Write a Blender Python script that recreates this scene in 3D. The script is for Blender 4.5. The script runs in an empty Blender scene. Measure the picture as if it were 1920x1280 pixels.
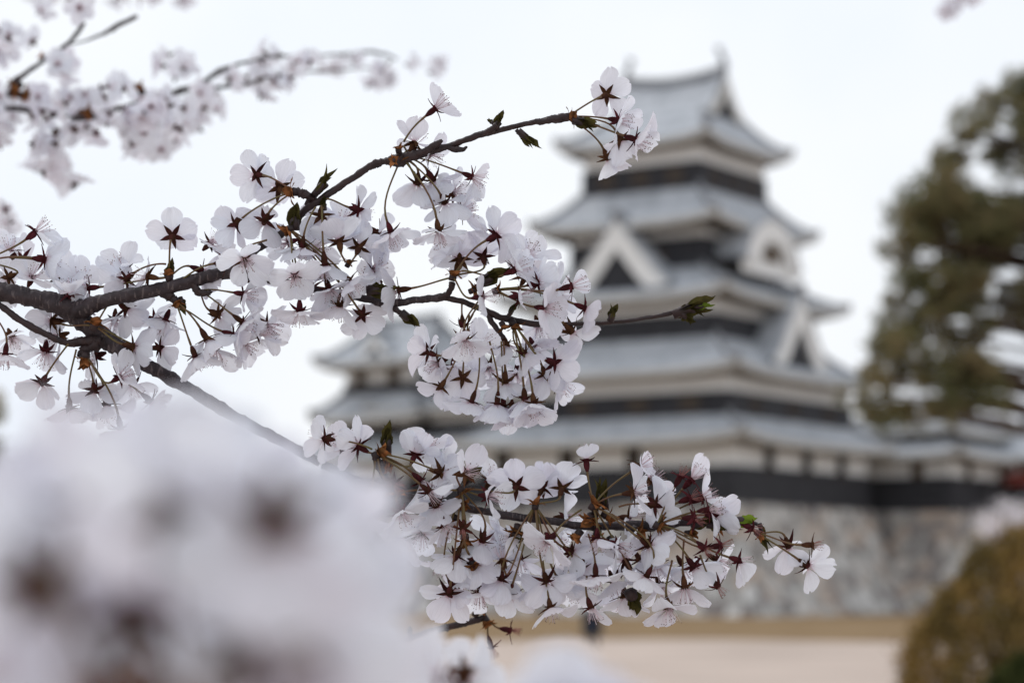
import bpy, bmesh, math, random
from mathutils import Vector, Matrix, noise
random.seed(7)
sc = bpy.context.scene
R = math.radians

# ------------------------------------------------------------------ camera
FPX = 85.0 / 36.0 * 1920.0          # focal length in photograph pixels
PITCH = R(5.8)
cam_d = bpy.data.cameras.new("camera")
cam = bpy.data.objects.new("camera", cam_d)
sc.collection.objects.link(cam)
cam.location = (0, 0, 1.5)
cam.rotation_euler = (R(90) + PITCH, 0, 0)
cam_d.lens = 85
cam_d.sensor_width = 36
cam_d.clip_start = 0.05
cam_d.clip_end = 20000
cam_d.dof.use_dof = True
cam_d.dof.focus_distance = 1.38
cam_d.dof.aperture_fstop = 8.9
cam_d.dof.aperture_blades = 0
sc.camera = cam
CAM = Vector((0, 0, 1.5))
RIGHT = Vector((1, 0, 0))
UP = Vector((0, -math.sin(PITCH), math.cos(PITCH)))
FWD = Vector((0, math.cos(PITCH), math.sin(PITCH)))

# ------------------------------------------------------------------ sky and sun
SUN_EL, SUN_AZ = R(52), R(-50)
world = bpy.data.worlds.new("World")
sc.world = world
world.use_nodes = True
wn, wl = world.node_tree.nodes, world.node_tree.links
wn.clear()
wo = wn.new("ShaderNodeOutputWorld")
wb = wn.new("ShaderNodeBackground")
wb.inputs["Strength"].default_value = 0.1
sky = wn.new("ShaderNodeTexSky")
sky.sky_type = 'NISHITA'
sky.sun_disc = False
sky.sun_elevation = SUN_EL
sky.sun_rotation = SUN_AZ
sky.air_density = 1.5
sky.dust_density = 3.0
tc = wn.new("ShaderNodeTexCoord")
cl = wn.new("ShaderNodeTexNoise")
cl.inputs["Scale"].default_value = 5.0
cl.inputs["Detail"].default_value = 4.0
cl.inputs["Roughness"].default_value = 0.5
cr = wn.new("ShaderNodeValToRGB")
cr.color_ramp.elements[0].position = 0.35
cr.color_ramp.elements[0].color = (8.35, 8.9, 9.85, 1)
cr.color_ramp.elements[1].position = 0.62
cr.color_ramp.elements[1].color = (9.25, 9.5, 9.9, 1)
mx = wn.new("ShaderNodeMix")
mx.data_type = 'RGBA'
mx.inputs[0].default_value = 0.92
wl.new(tc.outputs["Generated"], cl.inputs["Vector"])
wl.new(cl.outputs["Fac"], cr.inputs["Fac"])
wl.new(sky.outputs[0], mx.inputs[6])
wl.new(cr.outputs["Color"], mx.inputs[7])
wl.new(mx.outputs[2], wb.inputs["Color"])
wl.new(wb.outputs[0], wo.inputs["Surface"])

sun_d = bpy.data.lights.new("sun", 'SUN')
sun_d.energy = 0.75
sun_d.angle = R(14)
sun_d.color = (1.0, 0.975, 0.94)
sun = bpy.data.objects.new("sun", sun_d)
sc.collection.objects.link(sun)
sdir = Vector((math.sin(SUN_AZ) * math.cos(SUN_EL), math.cos(SUN_AZ) * math.cos(SUN_EL), math.sin(SUN_EL)))
sun.rotation_euler = sdir.to_track_quat('Z', 'Y').to_euler()
sun.location = (-20, 20, 60)

sc.view_settings.view_transform = 'Standard'
sc.view_settings.look = 'None'
sc.view_settings.gamma = 1
sc.view_settings.exposure = 0.12
sc.cycles.use_denoising = True
sc.cycles.max_bounces = 10
sc.cycles.diffuse_bounces = 5
sc.cycles.transmission_bounces = 8
sc.cycles.sample_clamp_indirect = 6

# ------------------------------------------------------------------ helpers
def at(x, y, d):
    """point seen at photograph pixel (x, y), d metres deep along the view axis"""
    return CAM + (FWD + RIGHT * ((x - 960) / FPX) + UP * ((640 - y) / FPX)) * d

def link(o, parent=None):
    sc.collection.objects.link(o)
    if parent is not None:
        o.parent = parent
    return o

def mesh(name, verts, faces, mats, parent=None, smooth=True, midx=None):
    me = bpy.data.meshes.new(name)
    me.from_pydata([tuple(v) for v in verts], [], faces)
    for m in (mats if isinstance(mats, (list, tuple)) else [mats]):
        me.materials.append(m)
    if midx:
        me.polygons.foreach_set("material_index", midx)
    if smooth:
        me.polygons.foreach_set("use_smooth", [True] * len(me.polygons))
    me.update()
    return link(bpy.data.objects.new(name, me), parent)

def tag(o, label=None, cat=None, group=None, kind=None):
    if label: o["label"] = label
    if cat: o["category"] = cat
    if group: o["group"] = group
    if kind: o["kind"] = kind
    return o

def empty(name, loc, rz=0):
    o = bpy.data.objects.new(name, None)
    o.empty_display_size = 0.01
    o.location = loc
    o.rotation_euler = (0, 0, rz)
    return link(o)

class MB:
    def __init__(s):
        s.v, s.f, s.m = [], [], []
    def add(s, verts, faces, mi=0):
        n = len(s.v)
        s.v += [Vector(v) for v in verts]
        s.f += [tuple(i + n for i in f) for f in faces]
        s.m += [mi] * len(faces)
    def box(s, c, h, mi=0, rz=0, taper=1.0):
        M = Matrix.Rotation(rz, 3, 'Z')
        c = Vector(c)
        vs = []
        for z, k in ((-1, 1.0), (1, taper)):
            for x, y in ((-1, -1), (1, -1), (1, 1), (-1, 1)):
                vs.append(c + M @ Vector((x * h[0] * k, y * h[1] * k, z * h[2])))
        s.add(vs, [(3, 2, 1, 0), (4, 5, 6, 7), (0, 1, 5, 4), (1, 2, 6, 5), (2, 3, 7, 6), (3, 0, 4, 7)], mi)
    def tube(s, pts, rad, n=8, mi=0, cap=True, knob=0.0, seed=0):
        pts = [Vector(p) for p in pts]
        base = len(s.v)
        prev = None
        for i, p in enumerate(pts):
            t = (pts[min(i + 1, len(pts) - 1)] - pts[max(i - 1, 0)])
            t = t.normalized() if t.length > 1e-9 else Vector((0, 0, 1))
            if prev is None:
                a = t.orthogonal().normalized()
            else:
                a = (prev - t * prev.dot(t))
                a = a.normalized() if a.length > 1e-6 else t.orthogonal().normalized()
            prev = a
            b = t.cross(a)
            r = rad[i] if isinstance(rad, (list, tuple)) else rad
            for k in range(n):
                an = 2 * math.pi * k / n
                rr = r
                if knob:
                    rr *= 1 + knob * (noise.noise(Vector((i * 0.30 + seed, math.cos(an) * 1.3, math.sin(an) * 1.3 + seed))) + .45 * noise.noise(Vector((i * 1.3 + seed, math.cos(an) * 2.6, math.sin(an) * 2.6))))
                s.v.append(p + (a * math.cos(an) + b * math.sin(an)) * rr)
        for i in range(len(pts) - 1):
            for k in range(n):
                k2 = (k + 1) % n
                s.f.append((base + i * n + k, base + i * n + k2, base + (i + 1) * n + k2, base + (i + 1) * n + k))
                s.m.append(mi)
        if cap:
            s.f.append(tuple(base + k for k in reversed(range(n)))); s.m.append(mi)
            e = base + (len(pts) - 1) * n
            s.f.append(tuple(e + k for k in range(n))); s.m.append(mi)
    def grid(s, rows, mi=0, flip=False):
        n = len(s.v)
        h, w = len(rows), len(rows[0])
        for r in rows:
            s.v += [Vector(p) for p in r]
        for i in range(h - 1):
            for j in range(w - 1):
                q = (n + i * w + j, n + i * w + j + 1, n + (i + 1) * w + j + 1, n + (i + 1) * w + j)
                s.f.append(q[::-1] if flip else q)
                s.m.append(mi)
    def build(s, name, mats, parent=None, smooth=True, origin=None):
        v = s.v
        if origin is not None:
            v = [p - origin for p in v]
        o = mesh(name, v, s.f, mats, parent, smooth, s.m)
        if origin is not None:
            o.location = origin
        return o

def spline(pts, n):
    """Catmull-Rom through tuples of any length, n steps a span"""
    P = [pts[0]] + list(pts) + [pts[-1]]
    out = []
    for i in range(1, len(P) - 2):
        for k in range(n):
            t = k / n
            out.append(tuple(0.5 * ((2 * b) + (-a + c) * t + (2 * a - 5 * b + 4 * c - d) * t * t + (-a + 3 * b - 3 * c + d) * t ** 3)
                             for a, b, c, d in zip(P[i - 1], P[i], P[i + 1], P[i + 2])))
    out.append(tuple(pts[-1]))
    return out

# ------------------------------------------------------------------ materials
def mat(name, col, rough=0.8, var=None, scale=20.0, detail=4.0, bump=0.0, bscale=None, spec=0.3, coord="Object"):
    m = bpy.data.materials.new(name)
    m.use_nodes = True
    N, L = m.node_tree.nodes, m.node_tree.links
    p = N["Principled BSDF"]
    p.inputs["Base Color"].default_value = (*col, 1)
    p.inputs["Roughness"].default_value = rough
    p.inputs["Specular IOR Level"].default_value = spec
    t = N.new("ShaderNodeTexCoord")
    if var:
        n = N.new("ShaderNodeTexNoise")
        n.inputs["Scale"].default_value = scale
        n.inputs["Detail"].default_value = detail
        L.new(t.outputs[coord], n.inputs["Vector"])
        r = N.new("ShaderNodeValToRGB")
        r.color_ramp.elements[0].position = 0.32
        r.color_ramp.elements[1].position = 0.68
        r.color_ramp.elements[0].color = (*col, 1)
        r.color_ramp.elements[1].color = (*var, 1)
        L.new(n.outputs["Fac"], r.inputs["Fac"])
        L.new(r.outputs["Color"], p.inputs["Base Color"])
    if bump:
        n2 = N.new("ShaderNodeTexNoise")
        n2.inputs["Scale"].default_value = bscale or scale * 2
        n2.inputs["Detail"].default_value = 5
        L.new(t.outputs[coord], n2.inputs["Vector"])
        b = N.new("ShaderNodeBump")
        b.inputs["Strength"].default_value = bump
        b.inputs["Distance"].default_value = 0.3 / (bscale or scale * 2)
        L.new(n2.outputs["Fac"], b.inputs["Height"])
        L.new(b.outputs["Normal"], p.inputs["Normal"])
    return m

def ringed(m, along):
    """pale broken lenticel bands"""
    N, L = m.node_tree.nodes, m.node_tree.links
    p = N["Principled BSDF"]
    t = N.new("ShaderNodeTexCoord"); mp = N.new("ShaderNodeMapping"); mp.inputs["Scale"].default_value = along
    nz = N.new("ShaderNodeTexNoise"); nz.inputs["Scale"].default_value = 1.0; nz.inputs["Detail"].default_value = 3
    L.new(t.outputs["Object"], mp.inputs["Vector"]); L.new(mp.outputs[0], nz.inputs["Vector"])
    mr = N.new("ShaderNodeMapRange"); mr.inputs["From Min"].default_value = .58; mr.inputs["From Max"].default_value = .66
    L.new(nz.outputs["Fac"], mr.inputs["Value"])
    mx_ = N.new("ShaderNodeMix"); mx_.data_type = 'RGBA'
    src = p.inputs["Base Color"].links[0].from_socket
    L.new(mr.outputs[0], mx_.inputs[0]); L.new(src, mx_.inputs[6]); mx_.inputs[7].default_value = (.095, .074, .074, 1)
    L.new(mx_.outputs[2], p.inputs["Base Color"])

def thin(name, ca, cb, scale, trans=0.35, rnd=0.12, rough=0.6):
    """thin leafy tissue: diffuse + translucent, two colours by noise"""
    m = bpy.data.materials.new(name)
    m.use_nodes = True
    N, L = m.node_tree.nodes, m.node_tree.links
    N.remove(N["Principled BSDF"])
    out = N["Material Output"]
    t = N.new("ShaderNodeTexCoord")
    n = N.new("ShaderNodeTexNoise")
    n.inputs["Scale"].default_value = scale
    n.inputs["Detail"].default_value = 3
    L.new(t.outputs["Object"], n.inputs["Vector"])
    r = N.new("ShaderNodeValToRGB")
    r.color_ramp.elements[0].position = 0.35
    r.color_ramp.elements[1].position = 0.65
    r.color_ramp.elements[0].color = (*ca, 1)
    r.color_ramp.elements[1].color = (*cb, 1)
    L.new(n.outputs["Fac"], r.inputs["Fac"])
    g = N.new("ShaderNodeNewGeometry")
    hs = N.new("ShaderNodeHueSaturation")
    mr = N.new("ShaderNodeMapRange")
    mr.inputs["To Min"].default_value = 1 - rnd
    mr.inputs["To Max"].default_value = 1 + rnd
    L.new(g.outputs["Random Per Island"], mr.inputs["Value"])
    L.new(mr.outputs[0], hs.inputs["Value"])
    L.new(r.outputs["Color"], hs.inputs["Color"])
    d = N.new("ShaderNodeBsdfDiffuse")
    tr = N.new("ShaderNodeBsdfTranslucent")
    ms = N.new("ShaderNodeMixShader")
    ms.inputs[0].default_value = trans
    L.new(hs.outputs["Color"], d.inputs["Color"])
    L.new(hs.outputs["Color"], tr.inputs["Color"])
    L.new(d.outputs[0], ms.inputs[1])
    L.new(tr.outputs[0], ms.inputs[2])
    L.new(ms.outputs[0], out.inputs["Surface"])
    return m

def petal_material():
    m = bpy.data.materials.new("petal")
    m.use_nodes = True
    N, L = m.node_tree.nodes, m.node_tree.links
    N.remove(N["Principled BSDF"])
    out = N["Material Output"]
    uv = N.new("ShaderNodeUVMap")
    sep = N.new("ShaderNodeSeparateXYZ")
    L.new(uv.outputs[0], sep.inputs[0])
    # white blade, rosy claw
    ramp = N.new("ShaderNodeValToRGB")
    e = ramp.color_ramp.elements
    e[0].position = 0.0; e[0].color = (0.66, 0.38, 0.44, 1)
    e[1].position = 0.26; e[1].color = (0.865, 0.885, 0.945, 1)
    k = e.new(0.09); k.color = (0.84, 0.79, 0.86, 1)
    L.new(sep.outputs[1], ramp.inputs["Fac"])
    # fine veins running out along the blade
    mp = N.new("ShaderNodeMapping")
    mp.inputs["Scale"].default_value = (26, 1.6, 1)
    L.new(uv.outputs[0], mp.inputs["Vector"])
    nz = N.new("ShaderNodeTexNoise")
    nz.inputs["Scale"].default_value = 1.0
    nz.inputs["Detail"].default_value = 3
    L.new(mp.outputs[0], nz.inputs["Vector"])
    vr = N.new("ShaderNodeMapRange")
    vr.inputs["From Min"].default_value = 0.38
    vr.inputs["From Max"].default_value = 0.60
    vr.inputs["To Min"].default_value = 0.93
    vr.inputs["To Max"].default_value = 1.0
    L.new(nz.outputs["Fac"], vr.inputs["Value"])
    # each petal a touch pinker or whiter than the next
    oi = N.new("ShaderNodeObjectInfo")
    tint = N.new("ShaderNodeValToRGB")
    tint.color_ramp.elements[0].position = 0.0
    tint.color_ramp.elements[0].color = (0.975, 0.94, 0.955, 1)
    tint.color_ramp.elements[1].position = 0.7
    tint.color_ramp.elements[1].color = (1, 1, 1, 1)
    L.new(oi.outputs["Random"], tint.inputs["Fac"])
    m1 = N.new("ShaderNodeMix"); m1.data_type = 'RGBA'; m1.blend_type = 'MULTIPLY'; m1.inputs[0].default_value = 1
    L.new(ramp.outputs["Color"], m1.inputs[6]); L.new(tint.outputs["Color"], m1.inputs[7])
    m2 = N.new("ShaderNodeMix"); m2.data_type = 'RGBA'; m2.blend_type = 'MULTIPLY'; m2.inputs[0].default_value = 1
    L.new(m1.outputs[2], m2.inputs[6]); L.new(vr.outputs[0], m2.inputs[7])
    bmp = N.new("ShaderNodeBump")
    bmp.inputs["Strength"].default_value = 0.35
    bmp.inputs["Distance"].default_value = 0.0006
    L.new(nz.outputs["Fac"], bmp.inputs["Height"])
    d = N.new("ShaderNodeBsdfDiffuse")
    tr = N.new("ShaderNodeBsdfTranslucent")
    gl = N.new("ShaderNodeBsdfGlossy")
    gl.inputs["Roughness"].default_value = 0.5
    for q in (d, tr):
        L.new(m2.outputs[2], q.inputs["Color"])
        L.new(bmp.outputs[0], q.inputs["Normal"])
    ms = N.new("ShaderNodeMixShader"); ms.inputs[0].default_value = 0.52
    L.new(d.outputs[0], ms.inputs[1]); L.new(tr.outputs[0], ms.inputs[2])
    mg = N.new("ShaderNodeMixShader"); mg.inputs[0].default_value = 0.03
    L.new(ms.outputs[0], mg.inputs[1]); L.new(gl.outputs[0], mg.inputs[2])
    L.new(mg.outputs[0], out.inputs["Surface"])
    return m

M_PETAL = petal_material()
M_SEPAL = thin("sepal_red_brown", (0.078, 0.022, 0.024), (0.052, 0.026, 0.016), 260, 0.18, 0.3)
M_SEPAL_TAN = thin("sepal_bronze", (0.115, 0.056, 0.028), (0.066, 0.030, 0.022), 260, 0.25, 0.3)
M_SEPAL_RED = thin("sepal_crimson", (0.105, 0.024, 0.030), (0.055, 0.018, 0.020), 260, 0.25, 0.3)
M_PED = mat("pedicel_green", (0.115, 0.098, 0.030), 0.6, (0.13, 0.060, 0.035), 90, 2)
M_FIL = thin("filament", (0.80, 0.66, 0.71), (0.82, 0.74, 0.77), 200, 0.35, 0.15)
M_FILRED = thin("filament_red", (0.36, 0.13, 0.13), (0.50, 0.27, 0.24), 200, 0.3, 0.2)
M_ANTH = mat("anther", (0.055, 0.022, 0.016), 0.8, (0.16, 0.07, 0.02), 900, 1)
M_SCALE = thin("bud_scale", (0.36, 0.145, 0.055), (0.13, 0.062, 0.026), 180, 0.35, 0.35)
M_LEAF = thin("young_leaf", (0.034, 0.031, 0.012), (0.075, 0.064, 0.020), 160, 0.3, 0.3)
M_LEAFLIGHT = thin("young_leaf_lime", (0.19, 0.27, 0.03), (0.13, 0.19, 0.025), 120, 0.5, 0.2)
M_BARK = mat("cherry_bark", (0.016, 0.010, 0.012), 0.6, (0.050, 0.036, 0.040), 150, 6, 1.0, 420, 0.35)
ringed(M_BARK, (620, 190, 190))
M_BARK2 = mat("cherry_twig_bark", (0.034, 0.016, 0.015), 0.55, (0.014, 0.008, 0.009), 210, 5, 0.8, 500, 0.4)

# ------------------------------------------------------------------ blossom meshes
def interp(tab, s):
    for (a, va), (b, vb) in zip(tab, tab[1:]):
        if s <= b:
            k = (s - a) / (b - a)
            k = k * k * (3 - 2 * k) * 0.5 + k * 0.5
            return va + (vb - va) * k
    return tab[-1][1]

PW = [(0, .10), (.10, .24), (.22, .52), (.38, .84), (.55, .99), (.68, 1.0), (.82, .88), (.92, .68), (1.0, .40)]
def petal_geo(rng, nu=11, nv=13):
    L = 0.0155 * rng.uniform(.95, 1.06)
    W = 0.0068 * rng.uniform(.93, 1.07)
    curl = rng.uniform(-.30, .26)
    cup = rng.uniform(.05, .42)
    twist = rng.uniform(-.18, .18)
    notch = rng.uniform(.05, .12)
    nw = rng.uniform(.13, .24)
    off = rng.uniform(-.12, .12)
    sd = rng.uniform(0, 50)
    fold = rng.uniform(0, .09)
    rows, uvs = [], []
    for j in range(nv):
        s = j / (nv - 1)
        s = s ** .9
        w = W * interp(PW, s)
        row = []
        for i in range(nu):
            t = -1 + 2 * i / (nu - 1)
            y = s * (1 - .05 * t * t * s)
            if s > .72:
                f = ((s - .72) / .28) ** 2
                y -= notch * f * math.exp(-((t - off) / nw) ** 2)
                y += .018 * f * noise.noise(Vector((t * 3.2 + sd, s * 2, sd)))
            x = t * w * (1 + .05 * noise.noise(Vector((s * 4 + sd, t, 3.1))))
            z = curl * L * s ** 2.2 + cup * L * .55 * (t * w / W) ** 2 - fold * L * math.exp(-(t / .22) ** 2) * s
            z += .06 * L * noise.noise(Vector((t * 2.1 + sd, s * 3.1, sd * .3))) * s
            z += .03 * L * math.sin(t * 7 + sd) * s ** 4
            z += twist * t * w * s
            row.append((x, y * L, z))
            uvs.append((.5 + .5 * t, s))
        rows.append(row)
    return rows, uvs

def set_uv(me, uvs):
    lay = me.uv_layers.new(name="UVMap")
    for lp in me.loops:
        lay.data[lp.index].uv = uvs[lp.vertex_index]

PETALS = []
for k in range(18):
    rows, uvs = petal_geo(random.Random(100 + k))
    b = MB(); b.grid(rows)
    me = bpy.data.meshes.new("petal")
    me.from_pydata([tuple(v) for v in b.v], [], b.f)
    me.materials.append(M_PETAL)
    me.polygons.foreach_set("use_smooth", [True] * len(me.polygons))
    set_uv(me, uvs)
    PETALS.append(me)

def calyx_geo(b, rng, mi=0, tube=.0072, refl=0.0, wide=1.0):
    """tube down the -z axis and five pointed sepals round its rim"""
    prof = [(-tube, .00072), (-tube * .85, .0011), (-tube * .6, .00165), (-tube * .35, .0018), (-tube * .12, .0016), (0, .0022), (.0005, .0019), (.0002, .0006)]
    n = 10
    b0 = len(b.v)
    for z, r in prof:
        for k in range(n):
            a = 2 * math.pi * k / n
            b.v.append(Vector((r * math.cos(a), r * math.sin(a), z)))
    for i in range(len(prof) - 1):
        for k in range(n):
            b.f.append((b0 + i * n + k, b0 + i * n + (k + 1) % n, b0 + (i + 1) * n + (k + 1) % n, b0 + (i + 1) * n + k)); b.m.append(mi)
    for k in range(5):
        a = math.radians(72 * k + 36 + rng.uniform(-5, 5))
        d = Vector((math.cos(a), math.sin(a), 0)); c = Vector((-math.sin(a), math.cos(a), 0))
        L = rng.uniform(.0058, .0072); W = .00135 * wide * rng.uniform(.9, 1.15)
        up = rng.uniform(-.25, .12) - refl; bend = rng.uniform(-.35, .1) - refl
        rows_t, rows_b = [], []
        for s, w in ((0, .85), (.18, 1.0), (.4, .92), (.62, .62), (.82, .32), (1.0, .05)):
            r = .0014 + L * s
            z = -.0004 + L * (up * s + bend * s * s)
            rt = [d * r + c * (W * w * q) + Vector((0, 0, z + .00028 * (1 - abs(q)) - .0001)) for q in (-1, 0, 1)]
            rb = [d * r + c * (W * w * q) + Vector((0, 0, z - .00028 * (1 - abs(q)) * (1 - s) - .00016)) for q in (-1, 0, 1)]
            rows_t.append(rt); rows_b.append(rb)
        b.grid(rows_t, mi); b.grid(rows_b, mi, True)

def stamen_geo(b, rng, m_f=0, m_a=1, n=24, spread=.62):
    for k in range(n):
        a = rng.uniform(0, 6.28); th = spread * math.sqrt(rng.uniform(.03, 1))
        L = rng.uniform(.0062, .0094)
        p0 = Vector((math.cos(a) * .0010, math.sin(a) * .0010, 0))
        dr = Vector((math.cos(a) * math.sin(th), math.sin(a) * math.sin(th), math.cos(th)))
        p1 = p0 + dr * L * .55 + Vector((math.cos(a), math.sin(a), 0)) * .0002
        p2 = p0 + dr * L + Vector((0, 0, .0006))
        b.tube([p0, p1, p2], [.00010, .00008, .00007], 4, m_f, False)
        r = .00033
        ax = [Vector((r, 0, 0)), Vector((0, r * .8, 0)), Vector((0, 0, r * .9))]
        vs = [p2 + ax[0], p2 - ax[0], p2 + ax[1], p2 - ax[1], p2 + ax[2], p2 - ax[2]]
        b.add(vs, [(0, 2, 4), (2, 1, 4), (1, 3, 4), (3, 0, 4), (2, 0, 5), (1, 2, 5), (3, 1, 5), (0, 3, 5)], m_a)
    b.tube([(0, 0, 0), (.0002, 0, .006), (0, .0002, .0098)], [.0002, .00018, .0002], 5, m_f)

def to_mesh(name, b, mats, smooth=True):
    me = bpy.data.meshes.new(name)
    me.from_pydata([tuple(v) for v in b.v], [], b.f)
    for m in mats: me.materials.append(m)
    me.polygons.foreach_set("material_index", b.m)
    if smooth: me.polygons.foreach_set("use_smooth", [True] * len(me.polygons))
    me.update()
    return me

CALYX, STAMENS, STAM_RED = [], [], []
for k in range(9):
    b = MB(); rg = random.Random(40 + k)
    calyx_geo(b, rg, 0, rg.uniform(.0066, .0080), rg.choice([0, 0, .12, -.12, .25]), rg.uniform(.95, 1.15))
    CALYX.append(to_mesh("calyx", b, [(M_SEPAL, M_SEPAL_TAN, M_SEPAL_RED)[k % 3]]))
for k in range(6):
    b = MB(); rg = random.Random(70 + k)
    stamen_geo(b, rg, 0, 1, 26, .5 + .08 * (k % 4))
    (STAMENS if k % 3 else STAM_RED).append(to_mesh("stamens", b, [M_FIL if k % 3 else M_FILRED, M_ANTH]))

def axes(n, roll):
    x = n.orthogonal().normalized()
    y = n.cross(x)
    c, s = math.cos(roll), math.sin(roll)
    X = x * c + y * s
    Y = n.cross(X)
    return Matrix((X, Y, n)).transposed()

def facing(phi, t):
    h = math.sqrt(max(0, 1 - t * t))
    return (RIGHT * (h * math.cos(R(phi))) + UP * (h * math.sin(R(phi))) - FWD * t).normalized()

def scr_angle(v):
    return math.degrees(math.atan2(v.dot(UP), v.dot(RIGHT)))

def blossom(parent, P0, node, x, y, d, phi, t, e=18, keep=None, ref=None, n=5, scale=1.0, ped=True, rng=random, kind=None, wood=None):
    """one flower: calyx, up to five petals, stamens, and the pedicel back to its bud"""
    nrm = facing(phi, t)
    p = at(x, y, d)
    best, br = None, rng.uniform(0, 2 * math.pi)
    if keep: ref = keep[0]
    if ref is not None:
        for k in range(180):
            r = 2 * math.pi * k / 180
            M = axes(nrm, r)
            a = scr_angle(M @ Vector((1, 0, 0)))
            df = abs((a - ref + 180) % 360 - 180)
            if best is None or df < best: best, br = df, r
    M3 = axes(nrm, br)
    bl = bpy.data.objects.new("blossom", None)
    bl.empty_display_size = .005
    link(bl, parent)
    M4 = M3.to_4x4()
    M4.translation = p - P0
    scale *= rng.uniform(.90, 1.06)
    bl.matrix_basis = M4 @ Matrix.Scale(scale, 4)
    ks = set(range(5))
    if keep:
        ks = set()
        for a in keep:
            ks.add(min(range(5), key=lambda q: abs((scr_angle(M3 @ Vector((math.cos(R(72 * q)), math.sin(R(72 * q)), 0))) - a + 180) % 360 - 180)))
    elif n < 5:
        ks = set(rng.sample(range(5), n))
    for q in ks:
        po = bpy.data.objects.new("petal", rng.choice(PETALS))
        link(po, bl)
        ee = e + rng.uniform(-13, 13)
        a = 72 * q + rng.uniform(-7, 7)
        Rm = Matrix.Rotation(R(a - 90), 4, 'Z') @ Matrix.Translation((0, .0016, .0003 + .00025 * (q % 3))) @ Matrix.Rotation(R(ee), 4, 'X') @ Matrix.Rotation(R(rng.uniform(-14, 14)), 4, 'Y')
        s = rng.uniform(.93, 1.07)
        po.matrix_basis = Rm @ Matrix.Scale(s if rng.random() < .5 else s * .97, 4)
    ci = rng.randrange(len(CALYX)) if kind is None else rng.choice([k for k in range(9) if k % 3 == kind])
    link(bpy.data.objects.new("calyx", CALYX[ci]), bl)
    so = bpy.data.objects.new("stamens", rng.choice(STAM_RED if not ks else STAMENS))
    so.rotation_euler = (0, 0, rng.uniform(0, 6))
    if not ks: so.scale = (.72, .72, .72)
    link(so, bl)
    if not ped: FILLERS.append(bl)
    if ped and node is not None:
        base = p - nrm * (.0068 * scale)
        ln = (base - node).length
        c1 = node + (base - node) * .3 + UP * (ln * rng.uniform(.02, .12)) + FWD * ln * rng.uniform(-.1, .1)
        c2 = base - nrm * (ln * .38)
        pts = []
        for k in range(11):
            s = k / 10
            pts.append(node * (1 - s) ** 3 + c1 * 3 * s * (1 - s) ** 2 + c2 * 3 * s * s * (1 - s) + base * s ** 3)
        b = MB()
        inv = bl.matrix_basis.inverted()
        pts = [inv @ (q - P0) for q in pts]
        b.tube(pts, [.00062 - .0001 * math.sin(math.pi * k / 10) + (.0001 if k > 8 else 0) for k in range(11)], 7)
        b.build("pedicel", M_PED, bl)
    return bl

FILLERS = []
def merge_fillers(root, keep_n):
    """the blossoms half hidden behind the others become one mass once a branch carries more than keep_n"""
    own = [o for o in root.children if o.name.split('.')[0] == 'blossom']
    fill = [o for o in FILLERS if o.parent == root]
    fill = fill[:max(0, len(own) - keep_n)]
    mats = [M_PETAL, M_SEPAL, M_SEPAL_TAN, M_SEPAL_RED, M_FIL, M_FILRED, M_ANTH]
    bm = bmesh.new()
    uvl = bm.loops.layers.uv.new("UVMap")
    for o in fill:
        for c in list(o.children):
            base = o.matrix_basis @ c.matrix_basis
            me = c.data
            uv = me.uv_layers.get("UVMap")
            vs = [bm.verts.new(base @ v.co) for v in me.vertices]
            for p in me.polygons:
                f = bm.faces.new([vs[i] for i in p.vertices])
                f.smooth = True
                f.material_index = mats.index(me.materials[p.material_index])
                for lp, li in zip(f.loops, p.loop_indices):
                    lp[uvl].uv = uv.data[li].uv if uv else (.5, .6)
            bpy.data.objects.remove(c)
        bpy.data.objects.remove(o)
    me = bpy.data.meshes.new("blossom_mass")
    bm.to_mesh(me); bm.free()
    for m in mats: me.materials.append(m)
    tag(link(bpy.data.objects.new("blossom_mass", me), root), kind="stuff")

def bud_scales(parent, P0, c, r, dirv, rng, n=7, leafy=False):
    b = MB()
    dirv = dirv.normalized(); r *= 1.2
    for k in range(n):
        M = axes(dirv, k * 2.4)
        tilt = rng.uniform(.25, 1.15)
        L = r * rng.uniform(.8, 1.5); W = L * rng.uniform(.3, .45)
        rows = []
        for j in range(6):
            s = j / 5
            w = W * math.sin(math.pi * (s * .86 + .12)) 
            row = []
            for i in range(5):
                q = -1 + i / 2
                z = L * s * math.cos(tilt * (.5 + .9 * s))
                o = r * .18 + L * s * math.sin(tilt * (.5 + .9 * s))
                v = Vector((o - W * .5 * q * q, w * q, z))
                row.append(c - P0 + M @ v)
            rows.append(row)
        b.grid(rows, 0)
    b.tube([c - P0 - dirv * r * .4, c - P0 + dirv * r * .1, c - P0 + dirv * r * .45], [r * .38, r * .42, r * .2], 8, 1, True, .3, rng.random() * 9)
    return b.build("bud_scales", [M_SCALE, M_BARK2], parent)

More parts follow.
